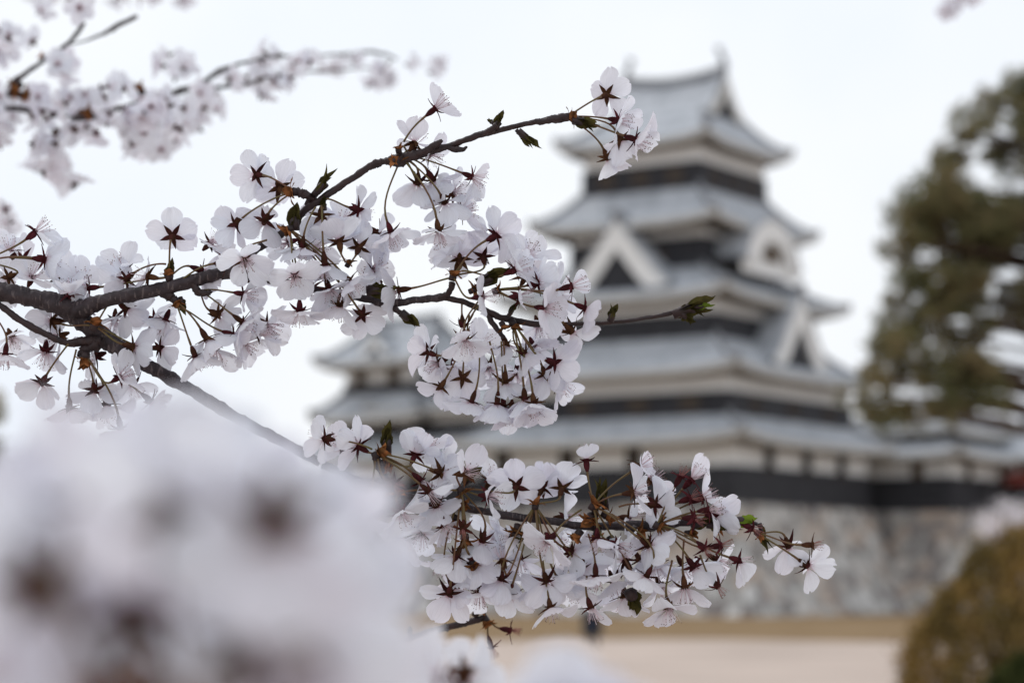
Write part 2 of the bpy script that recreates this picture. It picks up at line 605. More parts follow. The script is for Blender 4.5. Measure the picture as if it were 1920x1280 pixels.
def leaf_bud(parent, P0, pts, d, w, rng, lime=False, n=4, name="leaf_bud"):
    """folded young leaves along a pixel path, w px wide"""
    a, z = at(*pts[0], d), at(*pts[-1], d + rng.uniform(-.003, .003))
    ax = (z - a); L = ax.length; ax.normalize()
    b = MB()
    wr = w / FPX * d
    for k in range(n):
        M = axes(ax, k * 1.7 + rng.uniform(0, 1))
        l2 = L * (1 - .22 * k * rng.uniform(.3, 1))
        lean = rng.uniform(-.05, .28) if k else 0
        rows = []
        for j in range(9):
            s = j / 8
            ww = wr * .55 * math.sin(math.pi * min(1, s * .9 + .1)) ** .8
            ww *= 1 + rng.uniform(-.28, .12)
            row = []
            for i in range(5):
                q = -1 + i / 2
                row.append(a - P0 + M @ Vector((wr * .18 + l2 * s * s * lean - abs(q) * ww * .7, q * ww + l2 * .06 * math.sin(s * 5 + k), l2 * (s - .03 * abs(q) * rng.random()))))
            rows.append(row)
        b.grid(rows, 0)
    b.tube([a - P0 - ax * L * .08, a - P0 + ax * L * .3, a - P0 + ax * L * .45], [wr * .42, wr * .4, wr * .1], 8, 1)
    return b.build(name, [M_LEAFLIGHT if lime else M_LEAF, M_BARK2], parent)

def twig(parent, P0, pts, name="twig", m=None, knob=.22, n=14, steps=12):
    """pts: (x, y, depth, diameter in px)"""
    sp = spline(pts, steps)
    sd = pts[0][0] * .013
    P, rad = [], []
    for i, (x, y, d, w) in enumerate(sp):
        jx = 1.6 * noise.noise(Vector((i * .2, sd, 0))); jy = 1.6 * noise.noise(Vector((i * .2, 5, sd)))
        P.append(at(x + jx, y + jy, d) - P0)
        k = 1 + .13 * max(0, noise.noise(Vector((i * .5, sd, 9)))) * 2
        rad.append(max(w, 1) / 2 / FPX * d * k * .90)
    b = MB()
    b.tube(P, rad, n, 0, True, knob, sd)
    return b.build(name, m or M_BARK, parent)

# ================================================================== SETTING
def sheet(name, pts, z, m, kind="structure", label=None, cat=None):
    o = mesh(name, [(x, y, z) for x, y in pts], [tuple(range(len(pts)))], m, None, False)
    return tag(o, label, cat, None, kind)

M_SAND = mat("pale_sand", (0.455, 0.37, 0.315), 0.95, (0.59, 0.485, 0.415), 0.25, 8, 0.3, 30, .1)
M_TURF = mat("dry_turf", (0.20, 0.130, 0.065), 0.95, (0.29, 0.20, 0.11), 0.5, 8, 0.6, 25, .1)
g = sheet("ground", [(-3000, -200), (3000, -200), (3000, 9000), (-3000, 9000)], 0, M_SAND)
tp = []
for i in range(61):
    x = -60 + i * 2.0
    tp.append((x, 68.5 + 5.0 * noise.noise(Vector((x * .12, 0, 0))) + 1.4 * noise.noise(Vector((x * .7, 3, 0)))))
tp += [(60, 170), (-60, 170)]
tag(sheet("dry_grass", tp, 0.004, M_TURF), kind="structure")

# distant mountains, the haze painted in as a pale blue-grey colour
M_MTN = mat("haze_tinted_mountain", (0.50, 0.55, 0.62), 0.9, (0.66, 0.70, 0.76), 0.004, 8, .5, .01)
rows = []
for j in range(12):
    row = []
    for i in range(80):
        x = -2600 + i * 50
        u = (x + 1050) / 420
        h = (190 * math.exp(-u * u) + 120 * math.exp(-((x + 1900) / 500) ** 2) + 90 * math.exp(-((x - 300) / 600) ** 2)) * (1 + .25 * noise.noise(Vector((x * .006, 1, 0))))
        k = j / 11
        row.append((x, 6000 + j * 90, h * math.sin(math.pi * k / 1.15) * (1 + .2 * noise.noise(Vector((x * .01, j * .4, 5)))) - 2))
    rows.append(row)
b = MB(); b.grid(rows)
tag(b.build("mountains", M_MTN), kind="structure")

# ================================================================== CASTLE
TH = R(33)
M_PLAST = mat("white_plaster", (0.76, 0.755, 0.735), 0.9, (0.84, 0.835, 0.82), 0.6, 5)
M_BLACK = mat("black_lacquered_boards", (0.030, 0.030, 0.034), 0.6, (0.045, 0.045, 0.051), 1.5, 4, 0, None, .15)
M_TILE = mat("grey_roof_tiles", (0.33, 0.35, 0.375), 0.7, (0.53, 0.55, 0.58), 1.3, 8)
M_TILED = mat("dark_ridge_tiles", (0.19, 0.195, 0.21), 0.7, (0.28, 0.285, 0.30), 1.5, 5)
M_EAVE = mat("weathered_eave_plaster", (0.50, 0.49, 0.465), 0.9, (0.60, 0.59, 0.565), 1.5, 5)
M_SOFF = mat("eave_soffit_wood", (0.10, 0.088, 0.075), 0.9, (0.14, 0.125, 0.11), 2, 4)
M_WOOD = mat("dark_brown_timber", (0.085, 0.060, 0.040), 0.8, (0.12, 0.09, 0.065), 3, 4)
M_RED = mat("vermilion_rail", (0.45, 0.06, 0.035), 0.6, (0.38, 0.05, 0.03), 3, 3)

def castle_mb(): return MB()
class Ridges:
    def __init__(s): s.t = []
    def tube(s, pts, rad, n=8):
        b = MB(); b.tube(pts, rad, n); s.t.append(b)
def ridge_parts(h, root):
    for b in h.t: b.build("hip_ridge", [M_TILED], root)


def roof_ring(b, be, bs, bh, ai, bi, zi, ao, bo, zo, lift=.35, th=.28, rib=.34, x0=0, y0=0, ridge=True):
    """four concave tiled slopes from the inner to the outer rectangle, eave band and soffit, hip ridges"""
    def P(side, s, q, dz=0):
        ha, hb = ai + (ao - ai) * q, bi + (bo - bi) * q
        z = zi + (zo - zi) * (1 - (1 - q) ** 1.45) 
        z += lift * abs(s) ** 4 * q ** 2 + dz
        if side == 0: return Vector((x0 + s * ha, y0 - hb, z))
        if side == 1: return Vector((x0 + ha, y0 + s * hb, z))
        if side == 2: return Vector((x0 - s * ha, y0 + hb, z))
        return Vector((x0 - ha, y0 - s * hb, z))
    for side in range(4):
        W = 2 * (ao if side % 2 == 0 else bo)
        nr = max(8, int(W / rib)); m = nr * 4
        rows = []
        for j in range(8):
            q = j / 7
            rows.append([P(side, -1 + 2 * i / m, q, .05 * max(0, math.cos(2 * math.pi * i / 4)) ) for i in range(m + 1)])
        b.grid(rows, 0, True)
        n2 = 24
        e0 = [P(side, -1 + 2 * i / n2, 1, -.01) for i in range(n2 + 1)]
        e1 = [P(side, -1 + 2 * i / n2, 1, -th) for i in range(n2 + 1)]
        be.grid([e0, e1], 0, True)
        # rafter ends under the edge
        e2 = [P(side, -1 + 2 * i / n2, .93, -th - .02) for i in range(n2 + 1)]
        be.grid([e1, e2], 0, True)
        e3 = [P(side, -1 + 2 * i / n2, .93, -th - .14) for i in range(n2 + 1)]
        be.grid([e2, e3], 0, True)
        inn = []
        for i in range(n2 + 1):
            v = P(side, -1 + 2 * i / n2, 0)
            inn.append(Vector((v.x, v.y, zo - th - .1)))
        bs.grid([e3, inn], 0, True)
    if ridge:
        for sx, sy in ((1, -1), (1, 1), (-1, 1), (-1, -1)):
            pts = []
            for j in range(9):
                q = j / 8 * 1.0
                ha, hb = ai + (ao - ai) * q, bi + (bo - bi) * q
                z = zi + (zo - zi) * (1 - (1 - q) ** 1.45) + lift * q ** 2
                pts.append((x0 + sx * ha, y0 + sy * hb, z + .1))
            bh.tube(pts, [.17] * 8 + [.24], 8)

def wall_band(b, a, bb, z0, z1, x0=0, y0=0):
    b.box((x0, y0, (z0 + z1) / 2), (a, bb, (z1 - z0) / 2))

def gable(bt, bw, bd, br, cx, cy, z0, z1, hw, depth, axis, board=.75, sweep=.55):
    """triangular dormer gable; front face at depth along axis ('x' faces +x, 'y' faces -y)"""
    def T(s, z, o):          # s across, o outwards from front plane
        if axis == 'x': return Vector((cx + o, cy + s, z))
        return Vector((cx + s, cy - o, z))
    H = z1 - z0
    def prof(k):              # k -1..1 -> height, concave sweep
        a = 1 - abs(k)
        return z0 + H * (a ** (1 + sweep * .35) * .92 + a * .08)
    N = 16
    ks = [-1 + 2 * i / N for i in range(N + 1)]
    # tiled roof of the gable running back
    f = [T(k * hw, prof(k) + .18, .35) for k in ks]
    bk = [T(k * hw, prof(k) + .18, -depth) for k in ks]
    bt.grid([f, bk], 0, axis == 'x')
    fl = [T(k * hw, prof(k) + .02, .35) for k in ks]
    bt.grid([fl, f], 0, axis == 'x')
    # broad white barge boards
    inn = 1 - board / hw * .9
    o1 = [T(k * hw, prof(k), .30) for k in ks]
    o2 = [T(k * hw * inn, max(z0 - .1, z0 + (prof(k) - z0) * inn - board * .55), .30) for k in ks]
    bw.grid([o1, o2], 0, axis != 'x')
    o3 = [v + (Vector((-.22, 0, 0)) if axis == 'x' else Vector((0, .22, 0))) for v in o2]
    bw.grid([o2, o3], 0, axis != 'x')
    # dark recessed field
    c = [T(k * hw, prof(k) - .05, .02) for k in ks]
    g0 = [T(k * hw, z0 - .3, .02) for k in ks]
    bd.grid([c, g0], 0, axis != 'x')
    # ridge
    pts = [T(0, z1 + .22 + .12 * math.exp(-((1 - i / 6) * 3)), .45 - (depth + .45) * (1 - i / 6)) for i in range(7)]
    br.tube(pts, [.2] * 6 + [.3], 8)

def final(b, name, mats, root, smooth=False):
    return b.build(name, mats, root, smooth)

KX, KY = 9.44, 138.0
keep = empty("castle_keep", (KX, KY, 6.4), -TH)
tag(keep, "tall black and white castle keep with stacked curved grey roofs on a stone base", "castle keep")
def Z(z): return z - 6.4

# tier data: wall half sizes, z bottom of black, top of black, top of white
tiers = [(8.0, 8.3, 5.9, 7.9, 9.25), (7.3, 7.5, 10.5, 11.9, 12.95), (5.8, 6.1, 14.6, 16.3, 17.2), (4.2, 4.5, 18.8, 20.75, 21.5), (3.7, 3.98, 23.5, 25.1, 26.25)]
for i, (a, bb, z0, z1, z2) in enumerate(tiers):
    w, k = MB(), MB()
    wall_band(w, a, bb, Z(z0 - .6 if i else z0), Z(z2 + .3))
    o = final(w, "plaster_wall", [M_PLAST], keep)
    # lapped black boards stand proud, drawn as stepped courses
    nb = max(3, int((z1 - z0) / .42))
    for j in range(nb):
        za = z0 + (z1 - z0) * j / nb; zb = z0 + (z1 - z0) * (j + 1) / nb
        k.box((0, 0, Z((za + zb) / 2)), (a + .10 + .02 * (nb - j) / nb, bb + .10 + .02 * (nb - j) / nb, (zb - za) / 2 - .003 + .0), 0)
    final(k, "weatherboards", [M_BLACK], keep)

def windows(a, bb, z0, z1, facey, facex, w=.42):
    for x in facey:
        m = MB(); m.box((x, -bb - .13, Z((z0 + z1) / 2)), (w, .03, (z1 - z0) / 2))
        f = final(m, "window_frame", [M_WOOD], keep)
        s = MB()
        for q in range(5): s.box((x - w * .8 + q * w * .4, -bb - .18, Z((z0 + z1) / 2)), (.035, .02, (z1 - z0) / 2 - .06))
        final(s, "window_bars", [M_BLACK], f)
    for y in facex:
        m = MB(); m.box((a + .13, y, Z((z0 + z1) / 2)), (.03, w, (z1 - z0) / 2))
        f = final(m, "window_frame", [M_WOOD], keep)
        s = MB()
        for q in range(5): s.box((a + .18, y - w * .8 + q * w * .4, Z((z0 + z1) / 2)), (.02, .035, (z1 - z0) / 2 - .06))
        final(s, "window_bars", [M_BLACK], f)
windows(8.0, 8.3, 7.7, 9.2, (-6.4, -2.2, 2.0), (-4.4, .2, 4.6), .45)
windows(7.3, 7.5, 10.9, 11.7, (-5, -1.8, 1.8, 5), (-4.6, 0, 4.6), .6)
windows(4.2, 4.5, 19.2, 20.1, (-2.4, 1.2), (-2.2, 1.4), .7)
windows(3.7, 3.98, 23.95, 24.8, (-2.2, 0, 2.2), (-2.2, 0, 2.2), .55)

roofs = [(7.3, 7.5, 10.72, 9.3, 9.6, 9.35), (5.8, 6.1, 15.1, 8.6, 8.9, 13.05), (4.2, 4.5, 19.2, 7.35, 7.65, 17.3), (3.7, 3.98, 23.75, 6.05, 6.35, 21.55)]
for ai, bi, zi, ao, bo, zo in roofs:
    t, e, s, h = MB(), MB(), MB(), Ridges()
    roof_ring(t, e, s, h, ai, bi, Z(zi), ao, bo, Z(zo), .38)
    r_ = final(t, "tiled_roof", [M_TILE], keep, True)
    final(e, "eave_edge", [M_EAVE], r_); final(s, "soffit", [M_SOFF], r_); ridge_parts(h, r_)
# top roof: hip-and-gable
t, e, s, h = MB(), MB(), MB(), Ridges()
roof_ring(t, e, s, h, 3.15, 2.5, Z(28.15), 4.95, 5.25, Z(26.3), .42)
hx, hy, zr, zb_ = 3.35, 2.5, Z(30.5), Z(28.12)
N = 10
for sg in (-1, 1):
    rows = []
    for j in range(N + 1):
        q = j / N
        z = zr + (zb_ - zr) * (1 - (1 - q) ** 1.5)
        m = 72
        rows.append([Vector((-hx + 2 * hx * i / m, sg * hy * q, z + .05 * max(0, math.cos(math.pi * i / 2)) + .35 * abs(-1 + 2 * i / m) ** 3 * (1 - q))) for i in range(m + 1)])
    t.grid(rows, 0, sg > 0)
rf = final(t, "tiled_roof", [M_TILE], keep, True)
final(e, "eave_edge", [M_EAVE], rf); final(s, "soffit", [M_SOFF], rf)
pts = [(-hx + 2 * hx * i / 14, 0, zr + .18 + .42 * abs(-1 + i / 7) ** 2.2) for i in range(15)]
h.tube(pts, [.26] * 15, 8)
ridge_parts(h, rf)
for sg in (-1, 1):
    bw_, bd_ = MB(), MB()
    ks = [-1 + i / 8 for i in range(17)]
    def pz(k): return zr + (zb_ - zr) * (1 - (1 - abs(k)) ** 1.5)
    o1 = [Vector((sg * (hx + .04), k * hy, pz(k) + .12)) for k in ks]
    o2 = [Vector((sg * (hx + .04), k * hy * .74, max(zb_ + .05, zb_ + (pz(k) - zb_) * .74 - .3))) for k in ks]
    bw_.grid([o1, o2], 0, sg < 0)
    c = [Vector((sg * (hx - .35), k * hy, pz(k))) for k in ks]
    g0 = [Vector((sg * (hx - .35), k * hy, zb_ - .5)) for k in ks]
    bd_.grid([c, g0], 0, sg < 0)
    final(bw_, "gable_board", [M_EAVE], keep); final(bd_, "gable_field", [M_BLACK], keep)
    # fish-tailed ridge finial
    f = MB()
    f.tube([(sg * (hx - .25), 0, zr + .5), (sg * (hx - .1), 0, zr + .85), (sg * (hx - .2), 0, zr + 1.2), (sg * (hx - .42), 0, zr + 1.5), (sg * (hx - .38), 0, zr + 1.75)], [.2, .24, .17, .1, .05], 8)
    f.box((sg * (hx - .42), 0, zr + 1.66), (.05, .22, .16), 0, 0, 1.5)
    final(f, "ridge_finial", [M_TILED], keep, True)

# dormer gables
for args in ((-.1, -6.35, 17.95, 21.75, 3.35, 2.2, 'y', 1.05), (7.35, .6, 13.75, 17.85, 3.5, 2.2, 'x', 1.05)):
    cx, cy, z0, z1, hw, dp, ax_, bd = args
    t, w, k, r2 = MB(), MB(), MB(), MB()
    gable(t, w, k, r2, cx, cy, Z(z0), Z(z1), hw, dp, ax_, bd)
    gt = final(t, "gable_roof", [M_TILE], keep, True)
    final(w, "barge_board", [M_PLAST], gt); final(k, "gable_field", [M_BLACK], gt); final(r2, "gable_ridge", [M_TILED], gt, True)
# undulating gable on the right face
t, w, k = MB(), MB(), MB()
cx, hw, z0, z1 = 6.1, 3.6, 19.3, 22.0
ks = [-1 + i / 12 for i in range(25)]
def kz(q): return Z(z0) + (z1 - z0) * max(0, 1 - min(1, abs(q) / .9) ** 2) ** .55 + .25 * abs(q) ** 8
f = [Vector((cx + .25, q * hw, kz(q) + .12)) for q in ks]; bk = [Vector((cx - 2.0, q * hw, kz(q) + .12)) for q in ks]
t.grid([f, bk], 0, True)
fl = [Vector((cx + .25, q * hw, kz(q) - .05)) for q in ks]
t.grid([fl, f], 0, True)
o2 = [Vector((cx + .2, q * hw * .62, Z(z0) + (kz(q) - Z(z0)) * .55)) for q in ks]
f2 = [Vector((cx + .2, q * hw, kz(q) - .02)) for q in ks]
w.grid([f2, o2], 0, False)
g0 = [Vector((cx, q * hw, Z(z0) - .5)) for q in ks]
c0 = [Vector((cx, q * hw, kz(q))) for q in ks]
w.grid([c0, g0], 0, False)
k.box((cx + .06, .0, Z(19.95)), (.06, 1.0, .30))
k.box((cx + .07, .0, Z(20.4)), (.06, .55, .2))
gt = final(t, "undulating_gable_roof", [M_TILE], keep, True)
final(w, "barge_board", [M_PLAST], gt); final(k, "gable_ornament", [M_WOOD], gt)

# ---- lower wings and the small keep
def building(name, label, cx, cy, levels, roofs_, top, rail=False, ends=True):
    root = empty(name, (cx, cy, 6.4), -TH)
    tag(root, label, "castle building")
    for a, bb, z0, z1, z2 in levels:
        w, k = MB(), MB()
        wall_band(w, a, bb, Z(z0), Z(z2)); final(w, "plaster_wall", [M_PLAST], root)
        nb = max(2, int((z1 - z0) / .42))
        for j in range(nb):
            za = z0 + (z1 - z0) * j / nb; zb = z0 + (z1 - z0) * (j + 1) / nb
            k.box((0, 0, Z((za + zb) / 2)), (a + .1, bb + .1, (zb - za) / 2 - .003))
        final(k, "weatherboards", [M_BLACK], root)
        if rail: continue
        for x in (-a * .55, a * .45):
            m = MB(); m.box((x, -bb - .13, Z(z1 + .55)), (.38, .03, .6)); final(m, "window_frame", [M_WOOD], root)
        for y in (-bb * .5, bb * .5):
            m = MB(); m.box((a + .13, y, Z(z1 + .55)), (.03, .38, .6)); final(m, "window_frame", [M_WOOD], root)
    for ai, bi, zi, ao, bo, zo in roofs_:
        t, e, s, h = MB(), MB(), MB(), Ridges()
        roof_ring(t, e, s, h, ai, bi, Z(zi), ao, bo, Z(zo), .3)
        r_ = final(t, "tiled_roof", [M_TILE], root, True)
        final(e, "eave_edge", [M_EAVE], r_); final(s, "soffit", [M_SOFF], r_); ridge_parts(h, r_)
    # hip-and-gable top
    ao, bo, zo, zr = top
    t, e, s, h = MB(), MB(), MB(), Ridges()
    roof_ring(t, e, s, h, ao * .62, .02, Z(zr), ao, bo, Z(zo), .3)
    h.tube([(-ao * .66, 0, Z(zr) + .3), (0, 0, Z(zr) + .15), (ao * .66, 0, Z(zr) + .3)], [.22] * 3, 8)
    r_ = final(t, "tiled_roof", [M_TILE], root, True)
    final(e, "eave_edge", [M_EAVE], r_); final(s, "soffit", [M_SOFF], r_); ridge_parts(h, r_)
    return root

building("castle_wing", "low two-storey castle wing with black boards joined to the right of the keep", 25.2, 146.5,
         [(3.6, 5.2, 5.9, 7.9, 9.3), (2.6, 3.6, 9.8, 10.4, 10.6)], [(2.6, 3.6, 10.3, 4.9, 6.5, 9.2)], (3.7, 4.8, 10.75, 12.4))
small = building("small_castle_keep", "small side keep with a little gable, left of the tall keep behind blossoms", -6.6, 150.0,
         [(3.5, 3.8, 5.9, 7.9, 9.3), (3.0, 3.3, 10.3, 11.2, 11.9), (2.55, 2.8, 12.9, 13.95, 15.2)],
         [(3.0, 3.3, 10.6, 4.7, 5.0, 9.2), (2.55, 2.8, 13.4, 4.2, 4.5, 11.8)], (4.0, 4.3, 15.15, 17.9))
t, w, k, r2 = MB(), MB(), MB(), MB()
gable(t, w, k, r2, 0, -3.1, Z(15.6), Z(16.9), 1.3, 1.6, 'y', .45)
gt = final(t, "gable_roof", [M_TILE], small, True)
final(w, "barge_board", [M_PLAST], gt); final(k, "gable_field", [M_BLACK], gt); final(r2, "gable_ridge", [M_TILED], gt, True)
building("castle_gallery", "roofed castle gallery linking the tall keep with the small side keep", -.2, 146.5,
         [(7.4, 4.2, 5.9, 7.9, 9.3), (6.6, 3.4, 10.0, 11.35, 12.2)], [(6.6, 3.4, 10.6, 8.6, 5.4, 9.2)], (7.6, 4.6, 12.2, 14.2))
# moon-viewing pavilion with a vermilion rail
pav = empty("moon_viewing_pavilion", (33.6, 148.5, 6.4), -TH)
tag(pav, "open timber pavilion with a red balcony rail at the right edge of the castle", "pavilion")
m = MB(); m.box((0, 0, .4), (2.9, 3.0, .9)); final(m, "base_wall", [M_BLACK], pav)
m = MB(); m.box((0, .6, 2.0), (2.2, 1.8, .75)); final(m, "inner_wall", [M_PLAST], pav)
for px_ in (-2.7, -.9, .9, 2.7):
    m = MB(); m.box((px_, -2.8, 2.1), (.1, .1, .8)); final(m, "post", [M_WOOD], pav)
m = MB()
for zz in (1.5, 1.8, 2.15):
    m.box((0, -3.35, zz), (3.4, .05, .055)); m.box((3.35, 0, zz), (.05, 3.4, .055)); m.box((-3.35, 0, zz), (.05, 3.4, .055))
for q in range(8):
    m.box((-3.3 + q * .94, -3.36, 1.78), (.06, .06, .42))
m.box((0, 0, 1.345), (3.5, 3.5, .05))
final(m, "red_rail", [M_RED], pav)
t, e, s, h = MB(), MB(), MB(), Ridges()
roof_ring(t, e, s, h, 2.2, .02, 5.1, 4.2, 4.3, 2.95, .35)
h.tube([(-2.3, 0, 5.4), (0, 0, 5.25), (2.3, 0, 5.4)], [.22] * 3, 8)
r_ = final(t, "tiled_roof", [M_TILE], pav, True)
final(e, "eave_edge", [M_EAVE], r_); final(s, "soffit", [M_SOFF], r_); ridge_parts(h, r_)

# battered stone base
def stone_material():
    m = bpy.data.materials.new("field_stone_wall")
    m.use_nodes = True
    N, L = m.node_tree.nodes, m.node_tree.links
    p = N["Principled BSDF"]; p.inputs["Roughness"].default_value = .95
    t = N.new("ShaderNodeTexCoord")
    nz = N.new("ShaderNodeTexNoise"); nz.inputs["Scale"].default_value = 1.2
    L.new(t.outputs["Object"], nz.inputs["Vector"])
    ad = N.new("ShaderNodeMix"); ad.data_type = 'RGBA'; ad.blend_type = 'LINEAR_LIGHT'; ad.inputs[0].default_value = .25
    L.new(t.outputs["Object"], ad.inputs[6]); L.new(nz.outputs["Color"], ad.inputs[7])
    v = N.new("ShaderNodeTexVoronoi"); v.inputs["Scale"].default_value = 1.25
    L.new(ad.outputs[2], v.inputs["Vector"])
    v2 = N.new("ShaderNodeTexVoronoi"); v2.feature = 'DISTANCE_TO_EDGE'; v2.inputs["Scale"].default_value = 1.25
    L.new(ad.outputs[2], v2.inputs["Vector"])
    sp = N.new("ShaderNodeSeparateColor"); L.new(v.outputs["Color"], sp.inputs[0])
    r = N.new("ShaderNodeValToRGB"); e = r.color_ramp.elements
    r.color_ramp.interpolation = 'CONSTANT'
    cols = [(0, (.36, .345, .325)), (.18, (.49, .475, .45)), (.34, (.22, .195, .185)), (.46, (.60, .585, .56)), (.6, (.48, .395, .33)), (.72, (.29, .265, .25)), (.84, (.54, .495, .45))]
    e[0].position = 0; e[0].color = (*cols[0][1], 1); e[1].position = cols[1][0]; e[1].color = (*cols[1][1], 1)
    for q, c in cols[2:]:
        x = e.new(q); x.color = (*c, 1)
    L.new(sp.outputs[0], r.inputs["Fac"])
    mr = N.new("ShaderNodeMapRange"); mr.inputs["From Max"].default_value = .07; mr.inputs["To Min"].default_value = .6
    L.new(v2.outputs["Distance"], mr.inputs["Value"])
    mu = N.new("ShaderNodeMix"); mu.data_type = 'RGBA'; mu.blend_type = 'MULTIPLY'; mu.inputs[0].default_value = 1
    L.new(r.outputs["Color"], mu.inputs[6]); L.new(mr.outputs[0], mu.inputs[7])
    L.new(mu.outputs[2], p.inputs["Base Color"])
    bm = N.new("ShaderNodeBump"); bm.inputs["Strength"].default_value = .9; bm.inputs["Distance"].default_value = .25
    L.new(mr.outputs[0], bm.inputs["Height"]); L.new(bm.outputs[0], p.inputs["Normal"])
    return m
M_STONE = stone_material()
sb = empty("stone_base", (KX, KY, 0), -TH)
tag(sb, "battered wall of rough grey and tan stones beneath the castle", "stone wall")
def frustum(cx, cy, a, bb, name="stone_face"):
    loc = Matrix.Rotation(TH, 3, 'Z') @ Vector((cx - KX, cy - KY, 0))
    rows = []
    for j in range(13):
        q = j / 12
        o = 2.4 * (1 - q) ** 1.6 + .12
        z = 5.9 * q
        ring = []
        for (sx, sy), (ex, ey) in (((-1, -1), (1, -1)), ((1, -1), (1, 1)), ((1, 1), (-1, 1)), ((-1, 1), (-1, -1))):
            for i in range(30):
                k = i / 30
                x = (sx + (ex - sx) * k) * (a + o); y = (sy + (ey - sy) * k) * (bb + o)
                nn = .10 * noise.noise(Vector((x * 1.1, y * 1.1, z * 1.3)))
                ring.append(Vector((loc.x + x * (1 + nn / a), loc.y + y * (1 + nn / bb), z)))
        ring.append(ring[0].copy())
        rows.append(ring)
    b = MB(); b.grid(rows)
    n = len(b.v)
    b.add([Vector((loc.x + sx * (a + .12), loc.y + sy * (bb + .12), 5.897)) for sx, sy in ((-1, -1), (1, -1), (1, 1), (-1, 1))], [(0, 1, 2, 3)])
    final(b, name, [M_STONE], sb, True)
frustum(KX, KY, 8.15, 8.45)
frustum(25.2, 146.5, 3.9, 5.4)
frustum(-6.6, 150, 3.7, 4.0)
frustum(-.2, 146.5, 7.5, 4.3)
frustum(33.6, 148.5, 3.4, 3.3)
# ================================================================== TREES, SHRUBS, VISITORS
M_PBARK = mat("pine_bark", (0.060, 0.042, 0.032), 0.9, (0.12, 0.085, 0.065), 6, 5, .8, 14)
M_NEED = thin("pine_needles", (0.175, 0.180, 0.085), (0.280, 0.225, 0.120), 1.1, .3, .5)
def needle_tuft(b, c, r, rng, n=12, w=.018):
    ax = Vector((rng.gauss(0, .6), rng.gauss(0, .6), rng.uniform(.2, 1))).normalized()
    for k in range(n):
        d = (ax * .6 + Vector((rng.gauss(0, 1), rng.gauss(0, 1), rng.gauss(0, 1))).normalized()).normalized()
        s = d.orthogonal().normalized() * w
        L = r * rng.uniform(.7, 1.2)
        b.add([c - s, c + s, c + d * L + s * .3, c + d * L - s * .3], [(0, 1, 2, 3)])

def pine(name, label, base, h, trunk_pts, pads, seed, mneed=None):
    rng = random.Random(seed)
    root = empty(name, base)
    tag(root, label, "tree")
    B = Vector(base)
    t = MB()
    tp = spline([(*p[:3], p[3]) for p in trunk_pts], 6)
    t.tube([Vector(p[:3]) for p in tp], [p[3] for p in tp], 12, 0, True, .25, seed)
    t.build("trunk", M_PBARK, root)
    cr, lm = MB(), MB()
    for (x, z, y, rx, rz, dens) in pads:
        c = Vector((x, y, z))
        # limb from trunk to pad
        tz = min(tp, key=lambda p: abs(p[2] - (z - .5)))
        s0 = Vector(tz[:3])
        mid = (s0 + c) / 2 + Vector((0, 0, .15))
        if dens > 60 and rng.random() > .16 and len(pads) > 40: mid = None
        if mid is not None: lm.tube([s0, mid, c, c + (c - s0).normalized() * rx * .4], [.09, .06, .035, .015], 7, 0, True, .3, x)
        for k in range(int(dens)):
            a, rr = rng.uniform(0, 6.28), math.sqrt(rng.random())
            q = c + Vector((math.cos(a) * rr * rx, math.sin(a) * rr * rx * 1.0, rng.gauss(0, .35) * rz))
            if noise.noise(q * 1.9 + Vector((seed, 0, 0))) < -.24: continue
            needle_tuft(cr, q, rng.uniform(.13, .2), rng)
    lm.build("limbs", M_PBARK, root)
    cr.build("crown", mneed or M_NEED, root, False)
    return root

# pine on the right: pads given as pixels at ~58 m
pd = []
D = 58.0
def wpt(x, y, d): 
    v = at(x, y, d); return v
bx = wpt(2010, 1100, D)
base = Vector((bx.x, bx.y, 0))
prng = random.Random(3)
POLY = [(1830, 190), (1800, 250), (1775, 300), (1700, 385), (1675, 450), (1690, 520), (1670, 600), (1665, 640), (1625, 700), (1600, 760), (1640, 785), (1850, 775), (1870, 730), (1830, 690), (1850, 640), (1960, 600), (2100, 640), (2160, 500), (2120, 300), (2040, 150), (1930, 150)]
GAPS = [(1872, 236, 20), (1862, 325, 36), (1905, 500, 26), (1905, 665, 42), (1755, 625, 16), (1745, 490, 12), (1700, 738, 12)]
def inside(x, y):
    c = False
    for (x0, y0), (x1, y1) in zip(POLY, POLY[1:] + POLY[:1]):
        if (y0 > y) != (y1 > y) and x < (x1 - x0) * (y - y0) / (y1 - y0) + x0: c = not c
    return c
while len(pd) < 275:
    x, y = prng.uniform(1590, 2160), prng.uniform(150, 790)
    if not inside(x, y) or any(math.hypot(x - gx, y - gy) < gr + 16 for gx, gy, gr in GAPS): continue
    v = wpt(x, y, D)
    rx = prng.uniform(.3, .62)
    pd.append((v.x - base.x, v.z, v.y - base.y + prng.uniform(-1.6, 1.6), rx, rx * .9, 200 * rx * rx * 1.6))
pine("pine_tree", "large olive brown pine with ragged open crown at the right edge", base, 13,
     [(0, 0, 0, .30), (.15, .1, 3, .26), (-.2, 0, 6, .20), (.1, -.1, 9, .15), (0, .2, 12, .09), (-.1, .1, 13.6, .04)], pd, 5)
